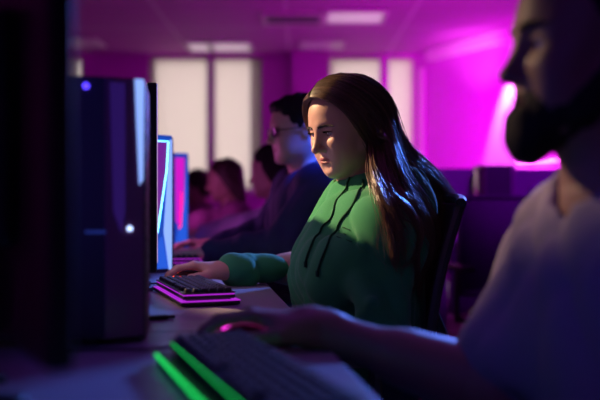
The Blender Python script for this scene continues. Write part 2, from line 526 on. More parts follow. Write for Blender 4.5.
wallbox('floor', (.7, 3.6, -.05), (12, 13.8, .1), M['floor'])
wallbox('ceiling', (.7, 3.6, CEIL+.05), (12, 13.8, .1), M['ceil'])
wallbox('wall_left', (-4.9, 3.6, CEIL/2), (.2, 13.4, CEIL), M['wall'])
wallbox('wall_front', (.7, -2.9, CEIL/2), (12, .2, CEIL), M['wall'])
# back wall with three window openings
WIN = [(-1.86, -.465, 1.02, 2.66), (.355, 1.445, 1.02, 2.66), (-4.3, -2.67, 1.0, 2.66)]
bm = bmesh.new()
xs = [-4.8, -4.3, -2.67, -1.86, -.465, .355, 1.445, 1.75]
z0, z1 = 1.02, 2.66
for i in range(7):
    a, b = xs[i], xs[i+1]
    if i in (1, 3, 5):
        bx(bm, ((a+b)/2, YB+.12, z0/2), (b-a, .24, z0)); bx(bm, ((a+b)/2, YB+.12, (z1+CEIL)/2), (b-a, .24, CEIL-z1))
    else: bx(bm, ((a+b)/2, YB+.12, CEIL/2), (b-a, .24, CEIL))
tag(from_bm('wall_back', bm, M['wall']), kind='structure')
# oblique right wall
W0, W1 = np.array([1.42, YB, 0]), np.array([6.42, .05, 0])
wd = nrm(W1-W0); wn = np.array([-wd[1], wd[0], 0]);  wn = wn if wn[0] < 0 else -wn      # into the room
ang = math.atan2(wd[1], wd[0]); rotw = Matrix.Rotation(ang, 3, 'Z')
L = np.linalg.norm(W1-W0)
bm = bmesh.new(); c = (W0+W1)/2-wn*.1; bx(bm, (c[0], c[1], CEIL/2), (L+.3, .2, CEIL), rot=None)
bmesh.ops.rotate(bm, cent=(c[0], c[1], 0), matrix=rotw, verts=bm.verts[:])
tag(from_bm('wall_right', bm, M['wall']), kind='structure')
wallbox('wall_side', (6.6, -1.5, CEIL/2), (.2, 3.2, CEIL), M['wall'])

def on_wall(t, z, off=0.0): return W0+wd*t+wn*off+np.array([0, 0, z])
def wall_bar(name, t0, t1, za, zb, off, th, mt, kind='structure'):
    bm = bmesh.new(); c = on_wall((t0+t1)/2, (za+zb)/2, off+th/2)
    bx(bm, c, (t1-t0, th, zb-za), .006); 
    bmesh.ops.rotate(bm, cent=(c[0], c[1], 0), matrix=rotw, verts=bm.verts[:])
    return tag(from_bm(name, bm, mt), kind=kind)

# blinds let the daylight through
def blind_mat(name, col, tr):
    m = bpy.data.materials.new(name); m.use_nodes = True; nt = m.node_tree; nt.nodes.clear()
    o = nt.nodes.new('ShaderNodeOutputMaterial'); t = nt.nodes.new('ShaderNodeBsdfTranslucent'); t.inputs[0].default_value = (*col, 1)
    d = nt.nodes.new('ShaderNodeBsdfDiffuse'); d.inputs[0].default_value = (.6, .58, .56, 1)
    mx = nt.nodes.new('ShaderNodeMixShader'); mx.inputs[0].default_value = tr
    nt.links.new(d.outputs[0], mx.inputs[1]); nt.links.new(t.outputs[0], mx.inputs[2])
    nt.links.new(mx.outputs[0], o.inputs[0]); return m
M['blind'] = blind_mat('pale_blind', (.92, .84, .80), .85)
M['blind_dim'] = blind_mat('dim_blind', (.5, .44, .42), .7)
M['frame'] = mat('window_frame_paint', (.55, .53, .55), .5)
M['glass'] = bpy.data.materials.new('window_glass'); M['glass'].use_nodes = True
g = M['glass'].node_tree; g.nodes.clear(); o_ = g.nodes.new('ShaderNodeOutputMaterial'); t_ = g.nodes.new('ShaderNodeBsdfTransparent'); gl = g.nodes.new('ShaderNodeBsdfGlossy'); gl.inputs['Roughness'].default_value = .05
mx_ = g.nodes.new('ShaderNodeMixShader'); mx_.inputs[0].default_value = .06; g.links.new(t_.outputs[0], mx_.inputs[1]); g.links.new(gl.outputs[0], mx_.inputs[2]); g.links.new(mx_.outputs[0], o_.inputs[0])
M['outside'] = None
for i, (a, b, c0, c1) in enumerate(WIN):
    w = empty('window_%d' % (i+1), ((a+b)/2, YB, c0)); tag(w, kind='structure')
    O = Vector(w.location)
    mull = {0: [(-1.14, -1.045)], 1: [(.98, 1.085)], 2: []}[i]
    bm = bmesh.new(); cy = YB+.14
    for x in (a+.02, b-.02): bx(bm, Vector((x, cy, (c0+c1)/2))-O, (.04, .1, c1-c0))
    for z in (c0+.02, c1-.02): bx(bm, Vector(((a+b)/2, cy, z))-O, (b-a-.08, .1, .04))
    for m0, m1 in mull: bx(bm, Vector(((m0+m1)/2, cy-.09, (c0+c1)/2))-O, (m1-m0, .10, c1-c0-.0))
    tag(from_bm('window_frame', bm, M['frame'], w), kind='structure')
    bm = bmesh.new(); bx(bm, Vector(((a+b)/2, cy+.02, (c0+c1)/2))-O, (b-a-.08, .01, c1-c0-.08)); tag(from_bm('window_pane', bm, M['glass'], w), kind='structure')
    bm = bmesh.new(); bx(bm, Vector(((a+b)/2, YB-.03, c0-.015))-O, (b-a+.06, .1, .03), .005); tag(from_bm('window_sill', bm, M['white'], w), kind='structure')
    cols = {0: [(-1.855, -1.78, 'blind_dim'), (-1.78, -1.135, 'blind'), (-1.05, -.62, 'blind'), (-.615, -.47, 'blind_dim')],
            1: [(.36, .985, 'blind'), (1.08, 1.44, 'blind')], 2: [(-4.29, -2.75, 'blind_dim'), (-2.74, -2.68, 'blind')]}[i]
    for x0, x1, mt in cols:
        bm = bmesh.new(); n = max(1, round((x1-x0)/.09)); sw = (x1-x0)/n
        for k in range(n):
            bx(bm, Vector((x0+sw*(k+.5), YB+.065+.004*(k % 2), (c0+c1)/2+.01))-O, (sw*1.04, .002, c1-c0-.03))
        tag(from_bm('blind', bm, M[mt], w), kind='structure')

# pillar between the windows, strips and coving
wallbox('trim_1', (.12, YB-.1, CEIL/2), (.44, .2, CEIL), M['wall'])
wall_bar('trim_2', .10, .19, .3, 2.5, 0, .03, M['white'])
wall_bar('trim_3', .35, 4.2, 2.56, 2.69, 0, .10, M['white'])
wallbox('baseboard_back', (-1.5, YB-.01, .05), (6.4, .02, .1), M['white'])

# ceiling panels
def ceil_light(X, Y, w, d, label, mt_diff, cat='ceiling light'):
    t = empty('ceiling_light', (X, Y, CEIL), 0, label, cat, 'recessed ceiling panels')
    bm = bmesh.new()
    for sx in (-1, 1): bx(bm, (sx*(w/2-.02), 0, -.012), (.04, d, .024), .003)
    for sy in (-1, 1): bx(bm, (0, sy*(d/2-.02), -.012), (w-.08, .04, .024), .003)
    from_bm('frame', bm, M['white'], t)
    bm = bmesh.new(); bx(bm, (0, 0, -.007), (w-.08, d-.08, .012), .002); from_bm('diffuser', bm, mt_diff, t); return t
M['diff'] = mat('panel_diffuser', (.8, .78, .8), .35)
M['diffdark'] = mat('panel_louvre', (.10, .09, .12), .5)
M['diff_glint'] = mat('panel_diffuser_glint', (.8, .78, .78), .4, emit=(1, .75, .9), estr=.28)  # weak emission stands in for light reflected off the unlit panels
def cpt(px, py): Y = (CEIL-CAMZ)*FPX/(HY-py); return (px-300)/FPX*Y, Y
for (px, py, w, d, lab, mt) in [(200, 46, .3, .6, 'small pale ceiling panel left of a wider one above first window', 'diff_glint'), (231, 46, .5, .6, 'pale ceiling panel above the right half of first window', 'diff_glint'),
        (293, 18, .6, .5, 'dark louvred ceiling panel in the middle of the ceiling', 'diffdark'), (355, 16, .6, .55, 'bright ceiling panel to the right of the dark louvred one', 'diff_glint'),
        (322, 44, .5, .5, 'faint ceiling panel just above the pillar', 'diff'), (75, 42, .6, .5, 'ceiling panel over the top of the nearest tower', 'diff')]:
    X, Y = cpt(px, py); ceil_light(X, Y, w, d, lab, M[mt])

# ------------------------------------------------------------------ DESKS
def make_desk():
    t = empty('desk', (0, 0, 0), 0, 'x', 'desk', 'desks of the long row')
    W_, D_ = 1.796, .78
    bm = bmesh.new(); bx(bm, (-D_/2, 0, DESK-.0125), (D_, W_, .025), .003); from_bm('desktop', bm, M['desk'], t)
    for s in (-1, 1):
        bm = bmesh.new(); bx(bm, (-D_+.08, s*(W_/2-.07), .365), (.05, .05, .692), .004); bx(bm, (-.18, s*(W_/2-.07), .365), (.05, .05, .692), .004)
        bx(bm, (-D_/2, s*(W_/2-.07), .012), (D_-.1, .06, .024), .004); from_bm('leg', bm, M['steel'], t)
    bm = bmesh.new(); bx(bm, (-D_+.045, 0, .50), (.02, W_-.2, .36), .002); from_bm('modesty_panel', bm, M['darkgrey'], t)
    return t
desk0 = make_desk()
for k, (u, lab) in enumerate([(-.4, 'nearest grey desk under the green-lit keyboard'), (1.4, 'grey desk under the purple-lit keyboard of the woman in green'),
                         (3.2, 'grey desk in front of the young person with glasses'), (5.0, 'far grey desk at the end of the row by the windows')]):
    p = row(0, u); place(desk0, p, A8, lab)

# second row on the right
d2 = place(desk0, (1.58, 5.28, 0), R(92), 'dark desk in the right background carrying backlit monitors')
d2['group'] = 'desks of the right background row'

# ------------------------------------------------------------------ COMPUTER TOWERS
def make_tower(label, wedge, panel, led, wedge_m, panel_m, led_m, facet_m, logo=True):
    """local x = front, y = away from the camera, z up"""
    H, Wd, D = .40, .20, .42
    t = empty('computer_tower', (0, 0, 0), 0, label, 'computer', 'gaming towers on the desk row')
    bm = bmesh.new()
    prism(bm, [(-D, -Wd/2), (-.058, -Wd/2), (-.012, -.072), (-.012, .072), (-.058, Wd/2), (-D, Wd/2)], (0, 0, .012), (1, 0, 0), (0, 1, 0), (0, 0, 1), H-.012)
    from_bm('case', bm, M['shell'], t)
    bm = bmesh.new(); bx(bm, (-.27, -Wd/2-.0015, H/2), (.28, .003, H-.05), .001); from_bm('side_panel', bm, M['blacks'], t)
    bm = bmesh.new()
    for x in (-.36, -.08):
        for y in (-.075, .075): bm = bmesh.new(); cyl(bm, (x, y, 0), (x, y, .014), .014, .016, 12); from_bm('foot', bm, M['black'], t)
    bm = bmesh.new(); bx(bm, (-.006, 0, H/2), (.012, .142, H-.01), .003)
    for z in np.linspace(.05, .34, 12): bx(bm, (.0008, 0, z), (.001, .10, .006))
    from_bm('front_grille', bm, M['darkgrey'], t)
    for side in (-1, 1):
        a = np.array([-.058, side*Wd/2, 0]); b = np.array([-.004, side*.070, 0]); ax = b-a; nn = nrm(np.cross(ax, (0, 0, 1)))*(1 if side < 0 else -1)
        an = nn if nn[1]*side > 0 else -nn
        def pr(nm, poly, m, off, d, par=t):
            bm = bmesh.new(); prism(bm, poly, a+an*off, ax, (0, 0, H), an, d); return from_bm(nm, bm, m, par)
        pr('bezel', [(0, .03), (1, .03), (1, 1), (0, 1)], facet_m, -.004, .006)
        pp = pr('light_panel', panel, panel_m, .0022, .0015)
        pr('glow_wedge', wedge, wedge_m, .0022, .002)
        if led:
            bm = bmesh.new(); tube(bm, [a+an*.005+ax*s+np.array([0, 0, H*q]) for s, q in led], .0016, 6); from_bm('light_strip', bm, led_m, pp)
        if not logo: pr('lower_facet', [(.02, .03), (.30, .24), (.50, .27), (.80, .03)], M['glow_blue'], .0022, .0012)
        if side < 0 and logo:
            bm = bmesh.new(); p = a+an*.002+ax*.62+np.array([0, 0, .174]); cyl(bm, p, p+an*.003, .0036, .0036, 16); from_bm('power_light', bm, M['led_white'], t)
            if logo:
                bm = bmesh.new()
                for i in range(7):
                    x = -.084+.0042*i
                    bx(bm, (x, -Wd/2-.0035, .170), (.0028, .001, .005)); 
                    if i % 2: bx(bm, (x, -Wd/2-.0042, .170), (.0012, .001, .002))
                from_bm('brand_mark', bm, M['led_dimblue'], t)
                bm = bmesh.new(); p = Vector((-.085, -Wd/2-.001, .385)); cyl(bm, p, p+Vector((0, -.004, 0)), .0045, .0045, 14)
                from_bm('indicator_light', bm, M['led_blue'], t)
    return t
M['led_white'] = emis('led_white', (.45, .6, 1), 3)
M['led_blue'] = emis('led_blue', (.08, .04, 1), 3)
M['led_dimblue'] = emis('led_dim_blue', (.05, .1, .8), .25)
M['led_cyan'] = emis('led_cyan', (.2, .85, 1), 5)
M['led_red'] = emis('led_red', (1, .02, .05), 2.5)
M['glow_pale'] = emis('glow_pale_blue', (.26, .42, 1), 1.15)
M['glow_deep'] = emis('glow_deep_blue', (.01, .06, .75), .55)
M['glow_blue'] = emis('glow_blue', (.02, .13, .9), .8)
M['glow_purple'] = emis('glow_purple', (.35, .03, .65), .45)
M['glow_magenta'] = emis('glow_magenta', (.75, .01, .65), .9)
M['glow_dim'] = emis('glow_dim_purple', (.035, .01, .18), .5)
M['facet'] = mat('tower_facet', (.22, .07, .20), .3)
M['facet_blue'] = mat('tower_facet_blue', (.02, .08, .4), .35, emit=(.01, .09, .7), estr=.5)

T1 = make_tower('nearest dark gaming tower with a round white power light', [(.76, 1), (1, 1), (.97, .62), (.88, .60), (.80, .85)], [(.1, .98), (.5, .98), (.5, .5), (.4, .42), (.2, .5)], None,
                M['glow_pale'], M['glow_dim'], None, M['facet'])
T2 = make_tower('gaming tower with a pale blue wedge and cyan strip beside the woman in green', [(.9, .97), (1, .97), (.98, .02), (.84, .02), (.56, .30)], [(.06, .95), (.78, .95), (.66, .72), (.2, .30), (.06, .26)],
                [(.06, .955), (.79, .955), (.70, .74), (.44, .5), (.22, .29)], M['glow_pale'], M['glow_purple'], M['led_cyan'], M['facet_blue'], False)
T3 = make_tower('gaming tower glowing magenta and red beside the one with glasses', [(.75, .6), (.96, .97), (.96, .04), (.80, .04), (.55, .2)], [(.05, .95), (.74, .95), (.7, .5), (.45, .22), (.1, .3)],
                [(.5, .60), (.45, .25), (.3, .22)], M['glow_blue'], M['glow_magenta'], M['led_red'], M['facet_blue'], False)
def put_tower(t, px, Y, rz=A8):
    # front near edge (local (-.004,-.070)) at image column px
    X = (px-300)/FPX*Y; c, s = math.cos(rz), math.sin(rz)
    t.location = (X-(-.004*c+.070*s), Y-(-.004*s-.070*c), DESK); t.rotation_euler = (0, 0, rz)
put_tower(T1, 143, 1.27); put_tower(T2, 171.5, 2.44); put_tower(T3, 187.5, 3.45)
T4 = make_tower('x', [(.66, 1), (1, 1), (.97, .62), (.84, .60), (.74, .85)], [(.1, .98), (.5, .98), (.5, .5), (.4, .42), (.2, .5)], None, M['facet'], M['facet'], None, M['facet'], False); [bpy.data.objects.remove(c) for c in list(T4.children) if c.name.startswith('lower_facet')]; T4['label'] = 'dark tower among the backlit monitors in the right background'; T4['group'] = 'computers of the right background row'
T4.location = (1.125, 4.72, DESK); T4.rotation_euler = (0, 0, R(-95))

# ------------------------------------------------------------------ MONITORS
def make_monitor(W_, H_, zc, scr, shell='black'):
    t = empty('monitor', (0, 0, 0), 0, 'x', 'monitor', 'monitors of the desk row')
    N = 10; 
    bm = bmesh.new()
    bx(bm, (0, 0, zc), (.022, W_, H_), .004); bx(bm, (-.02, 0, zc-.02), (.03, W_*.5, H_*.5), .012)
    from_bm('back_shell', bm, M[shell], t)
    bm = bmesh.new(); bx(bm, (.0118, 0, zc+.005), (.0016, W_-.02, H_-.03)); from_bm('screen', bm, scr, t)
    bm = bmesh.new(); cyl(bm, (-.035, 0, .012), (-.045, 0, zc), .02, .016, 16); from_bm('stand', bm, M['darkgrey'], t)
    bm = bmesh.new()
    for a in (40, -40): 
        d = Vector((math.cos(R(a)), math.sin(R(a)), 0)); bx(bm, Vector((-.07, 0, .006))+d*.05, (.11, .024, .012), .003, rot=Matrix.Rotation(R(a), 3, 'Z'))
    bx(bm, (-.06, 0, .006), (.09, .05, .012), .003); from_bm('base', bm, M['darkgrey'], t)
    bm = bmesh.new(); cyl(bm, (.008, W_/2-.05, zc-H_/2+.012), (.0135, W_/2-.05, zc-H_/2+.012), .002, .002, 8); from_bm('status_light', bm, M['led_blue'], t)
    return t
M['screen'] = mat('screen_game', (.01, .01, .02), .25, emit=(.15, .08, 1), estr=.35)
M['screen2'] = mat('screen_purple', (.01, .01, .02), .25, emit=(.9, .15, .75), estr=2.0)
M['screen3'] = mat('screen_bright', (.01, .01, .02), .25, emit=(.8, .5, .8), estr=.8)
mon_near = make_monitor(.54, .47, .31, M['screen'])
mon_near['label'] = 'large black monitor filling the left edge of the photo'
a = R(30); near = np.array([-.2, .70]); c = near+.27*np.array([-math.sin(a), math.cos(a)])
mon_near.location = (c[0], c[1], DESK); mon_near.rotation_euler = (0, 0, a)
mon = make_monitor(.54, .40, .262, M['screen3'])
def put_mon(px, Y, a, lab):
    near = np.array([(px-300)/FPX*Y, Y]); c = near+.27*np.array([-math.sin(a), math.cos(a)])
    return place(mon, (c[0], c[1], DESK), a, lab)
put_mon(152.0, 1.75, R(13.5), 'thin black monitor seen edge on in front of the woman in green')
mon_far = make_monitor(.54, .40, .262, M['screen2'])
mon_woman = mon; mon = mon_far
put_mon(149, 2.85, R(11), 'monitor facing the young person with glasses')
o = put_mon(162, 3.95, R(9), 'far monitor of the desk row facing the person in lavender')
# backlit row on the right: backs towards us
mon2 = make_monitor(.45, .30, .235, M['screen2'], 'shell_grey')
mon2['group'] = 'monitors of the right background row'
for px, Y, rz, lab in [(436, 4.9, 92, 'backlit monitor just right of the woman in green, left of the dark tower'), (548, 4.95, 86, 'backlit monitor under the bearded man chin, right of the dark tower')]:
    X = (px-300)/FPX*Y; place(mon2, (X, Y, DESK), R(rz), lab)

# ------------------------------------------------------------------ KEYBOARDS + MICE
def make_keyboard(led_m, Wk, Lk, label, keys=True, inset=0.0, lift=0.0):
    """origin: bottom centre. x = depth (towards user), y = length"""
    t = empty('keyboard', (0, 0, 0), 0, label, 'keyboard', 'keyboards on the desk row')
    bm = bmesh.new(); bx(bm, (0, 0, .006), (Wk, Lk, .008), .002); from_bm('base', bm, M['black'], t)
    xo = -.002+inset/2; Wt = Wk-inset
    bm = bmesh.new(); bx(bm, (xo, 0, .018+lift), (Wt-.014, Lk-.014, .008), .002); from_bm('top_plate', bm, M['black'], t)
    bm = bmesh.new(); bx(bm, (0, 0, .0107), (Wk+.001, Lk+.001, .0028 if inset else .0016)); from_bm('lower_light_strip', bm, led_m, t)
    bm = bmesh.new(); bx(bm, (xo, 0, .0233+lift), (Wt-.016, Lk-.016, .003)); from_bm('upper_light_strip', bm, led_m, t)
    bm = bmesh.new(); bx(bm, (xo, 0, .0125+lift/2), (Wt-.03, Lk-.03, .006+lift)); from_bm('core', bm, M['black'], t)
    if inset: 
        bm = bmesh.new(); bx(bm, (0, 0, .0128), (Wk-.006, Lk-.006, .003), .001); from_bm('deck_plate', bm, M['black'], t)
    bm = bmesh.new(); bx(bm, (xo, 0, .0262+lift), (Wt-.013, Lk-.013, .003), .001); from_bm('key_deck', bm, M['darkgrey'], t)
    bm = bmesh.new()
    for x in (-1, 1):
        for y in (-1, 1): bm = bmesh.new(); cyl(bm, (x*(Wk/2-.015), y*(Lk/2-.02), 0), (x*(Wk/2-.015), y*(Lk/2-.02), .003), .006, .006, 10); from_bm('rubber_foot', bm, M['black'], t)
    rows, cols = 6, 15; kz = .0317+lift; px_ = (Wt-.022)/rows; py_ = (Lk-.022)/cols
    def keybm(bm, c, w):
        vs = bx(bm, c, (px_*.84, w, .008), .0015, seg=1)
        for v in vs:
            if v.co.z > c[2]: v.co.x = c[0]+(v.co.x-c[0])*.82; v.co.y = c[1]+(v.co.y-c[1])*(1-.0028/w)
    if keys:
        bm = bmesh.new(); keybm(bm, (0, 0, 0), py_*.84); k0 = None; first = from_bm('key', bm, M['keycap'], t)
        bm = bmesh.new(); keybm(bm, (0, 0, 0), py_*5.7); space = from_bm('space_bar', bm, M['keycap'], t)
        n = 0
        for i in range(rows):
            x = xo-(Wt-.022)/2+px_*(i+.5)
            for j in range(cols):
                if i == rows-1 and 4 <= j <= 9:
                    if j == 4: space.location = (x, -(Lk-.022)/2+py_*7, kz)
                    continue
                if i == 0 and j in (1, 6): continue
                y = -(Lk-.022)/2+py_*(j+.5)
                if n == 0: k = first
                else: k = first.copy(); COL.objects.link(k); k.parent = t
                k.location = (x, y, kz); n += 1
    else:
        bm = bmesh.new()
        for i in range(rows):
            for j in range(cols): keybm(bm, (-.002-(Wk-.022)/2+px_*(i+.5), -(Lk-.022)/2+py_*(j+.5), .0317), py_*.84)
        from_bm('keycaps', bm, M['keycap'], t)
    return t
M['led_purple'] = emis('led_purple', (.5, .02, .75), .8)
M['led_green'] = emis('led_green', (.01, .75, .12), 1.2)
M['led_pink'] = emis('led_pink', (1, .04, .75), 3.2)
M['led_orange'] = emis('led_orange', (1, .06, .02), 6)
def put_kb(t, corner, ang, Wk, Lk, z=DESK):
    """corner = near left corner in plan; ang = direction of length"""
    ex = np.array([math.cos(ang), math.sin(ang)]); ey = np.array([-math.sin(ang), math.cos(ang)])
    c = np.array(corner)+ex*Wk/2+ey*Lk/2; t.location = (c[0], c[1], z); t.rotation_euler = (0, 0, ang)
k1 = make_keyboard(M['led_purple'], .122, .315, 'black keyboard with purple light strips by the mouse of the woman in green')
put_kb(k1, (-.236, 1.66), R(20), .122, .315)
k2 = make_keyboard(M['led_green'], .132, .44, 'blurred near keyboard with green light strips at the bottom', inset=.014, lift=.004)
an = R(19.5); ey = np.array([-math.sin(an), math.cos(an)])
put_kb(k2, np.array([-.194, 1.115])-ey*.44, an, .132, .44)
k3 = make_keyboard(M['led_purple'], .13, .36, 'distant keyboard with a purple strip, behind the hand of the woman in green', False)
put_kb(k3, (-.435, 2.62), R(12), .13, .36)

def make_mouse(lab, wheel_m, side_m, spots=False):
    t = empty('mouse', (0, 0, 0), 0, lab, 'mouse', 'computer mice on the desks')     # x = front
    s = Sdf((-.075, -.045, -.005), (.075, .045, .05), .0025)
    s.run([('e', (-.006, 0, .006), (.060, .031, .031), I3, .01), ('e', (.03, 0, .004), (.03, .028, .022), I3, .02), ('-p', (0, 0, .0), (0, 0, -1), 0),
           ('-c', (.015, 0, .040), (.075, 0, .022), .0022, .0022, .001)])
    V, F = s.mesh(); from_np('shell', V, F, M['black'], t)
    bm = bmesh.new(); cyl(bm, (.040, -.004, .024), (.040, .004, .024), .010, .010, 18); from_bm('scroll_wheel', bm, wheel_m, t)
    if spots:
        for q in ((.052, .022, .012), (.030, .031, .012), (.018, .032, .018)):
            bm = bmesh.new(); bmesh.ops.create_uvsphere(bm, u_segments=12, v_segments=8, radius=.006, matrix=Matrix.Translation(q)); from_bm('side_light', bm, side_m, t, True)
    else:
      bm = bmesh.new(); tube(bm, [(.036, .024, .0235), (.022, .0275, .0225), (.006, .029, .022)], .0026, 8); from_bm('side_light', bm, side_m, t)
    bm = bmesh.new(); tube(bm, [(.056, 0, .006), (.09, -.01, .004), (.16, .02, .004), (.24, .0, .004), (.3, .01, .004)], .0022, 8); from_bm('cable', bm, M['black'], t)
    return t
m1 = make_mouse('mouse with a red and blue light under the hand of the woman in green', M['led_blue'], M['led_orange'])
m1.location = (-.284, 2.085, DESK); m1.rotation_euler = (0, 0, R(188))
m2 = make_mouse('mouse with pink lights under the hand of the bearded man', M['led_pink'], M['led_pink'], True)
m2.location = (-.066, 1.243, DESK); m2.rotation_euler = (0, 0, R(192))
m3 = copy_tree(m1); m3['label'] = 'small dark mouse under the hand of the young person with glasses'; m3.location = (-.37, 3.03, DESK)
# small dark object lying beside the first tower
bm = bmesh.new(); bx(bm, (0, 0, .004), (.05, .018, .008), .003); bx(bm, (.03, 0, .004), (.014, .012, .005), .001)
o = from_bm('usb_stick', bm, M['black']); o.location = (-.262, 1.50, DESK); o.rotation_euler = (0, 0, R(25))
tag(o, 'small black stick lying on desk between nearest tower and purple keyboard', 'usb stick')

# ------------------------------------------------------------------ CHAIRS
def make_chair():
    """faces -x (towards the desk); origin on the floor"""
    t = empty('office_chair', (0, 0, 0), 0, 'x', 'chair', 'office chairs along the desk row')
    s = Sdf((-.3, -.3, .38), (.3, .3, .5), .01)
    s.run([('e', (0, 0, .432), (.25, .245, .036), I3, 0)]); V, F = s.mesh(); from_np('seat', V, F, M['mesh'], t)
    # curved mesh back
    def bp(y, z):    # surface
        tt = (z-.50)/.44
        return np.array([.235+.045*math.sin(tt*3.0)*-.6+.07*tt-.9*y*y, y, z])
    nu, nv = 17, 21; V = []; F = []
    for side in (0, 1):
        for i in range(nv):
            z = .50+.44*i/(nv-1); w = .225-.05*((i/(nv-1)-.3)**2)*2
            for j in range(nu):
                y = -w+2*w*j/(nu-1); V.append(bp(y, z)+np.array([.012*side, 0, 0]))
    o = nu*nv
    for i in range(nv-1):
        for j in range(nu-1):
            q = i*nu+j; F.append((q, q+1, q+nu+1, q+nu)); F.append((o+q, o+q+nu, o+q+nu+1, o+q+1))
    for i in range(nv-1):
        for j in (0, nu-1): q = i*nu+j; F.append((q, q+nu, o+q+nu, o+q))
    for j in range(nu-1):
        for i in (0, nv-1): q = i*nu+j; F.append((q, q+1, o+q+1, o+q))
    from_np('backrest', V, F, M['mesh'], t)
    bm = bmesh.new()
    loop = []
    for i in range(nv): z = .50+.44*i/(nv-1); w = .225-.05*((i/(nv-1)-.3)**2)*2; loop.append(bp(w, z))
    top = [bp(.2*math.cos(a_), .94+.015*math.sin(a_)) for a_ in np.linspace(.3, math.pi-.3, 7)]
    back = [p*np.array([1, -1, 1]) for p in loop[::-1]]
    bot = [bp(.2*math.cos(a_), .50-.01*math.sin(a_)) for a_ in np.linspace(math.pi-.3, .3, 5)]
    tube(bm, [p+np.array([.006, 0, 0]) for p in loop+top+back+bot], .012, 8, closed=True)
    from_bm('back_frame', bm, M['darkgrey'], t, True)
    bm = bmesh.new(); tube(bm, [(.05, 0, .37), (.20, 0, .37), (.30, 0, .42), (.30, 0, .60), (.27, 0, .68)], [.022, .022, .022, .018, .014], 10); from_bm('back_support', bm, M['darkgrey'], t, True)
    for s_ in (-1, 1):
        bm = bmesh.new(); tube(bm, [(.06, s_*.20, .385), (.06, s_*.285, .40), (.06, s_*.29, .52), (.06, s_*.285, .63)], .014, 8)
        bx(bm, (.03, s_*.285, .64), (.22, .07, .025), .01); from_bm('armrest', bm, M['darkgrey'], t, True)
    bm = bmesh.new(); cyl(bm, (0, 0, .36), (0, 0, .41), .08, .12, 16); cyl(bm, (0, 0, .09), (0, 0, .37), .025, .025, 16); cyl(bm, (0, 0, .06), (0, 0, .13), .045, .04, 16); from_bm('gas_column', bm, M['darkgrey'], t, True)
    for k in range(5):
        a_ = 2*math.pi*k/5+.3; d = Vector((math.cos(a_), math.sin(a_), 0))
        bm = bmesh.new(); tube(bm, [d*.03+Vector((0, 0, .095)), d*.29+Vector((0, 0, .075))], [.024, .015], 8); leg = from_bm('base_leg', bm, M['darkgrey'], t, True)
        bm = bmesh.new(); e = Vector((-d.y, d.x, 0)); c = d*.28+Vector((0, 0, .028))
        cyl(bm, c-e*.022, c-e*.006, .028, .028, 16); cyl(bm, c+e*.006, c+e*.022, .028, .028, 16); cyl(bm, c-e*.006, c+e*.006, .010, .010, 8); cyl(bm, c, c+Vector((0, 0, .045)), .006, .006, 8)
        from_bm('caster', bm, M['black'], leg, True)
    return t
chair0 = make_chair()

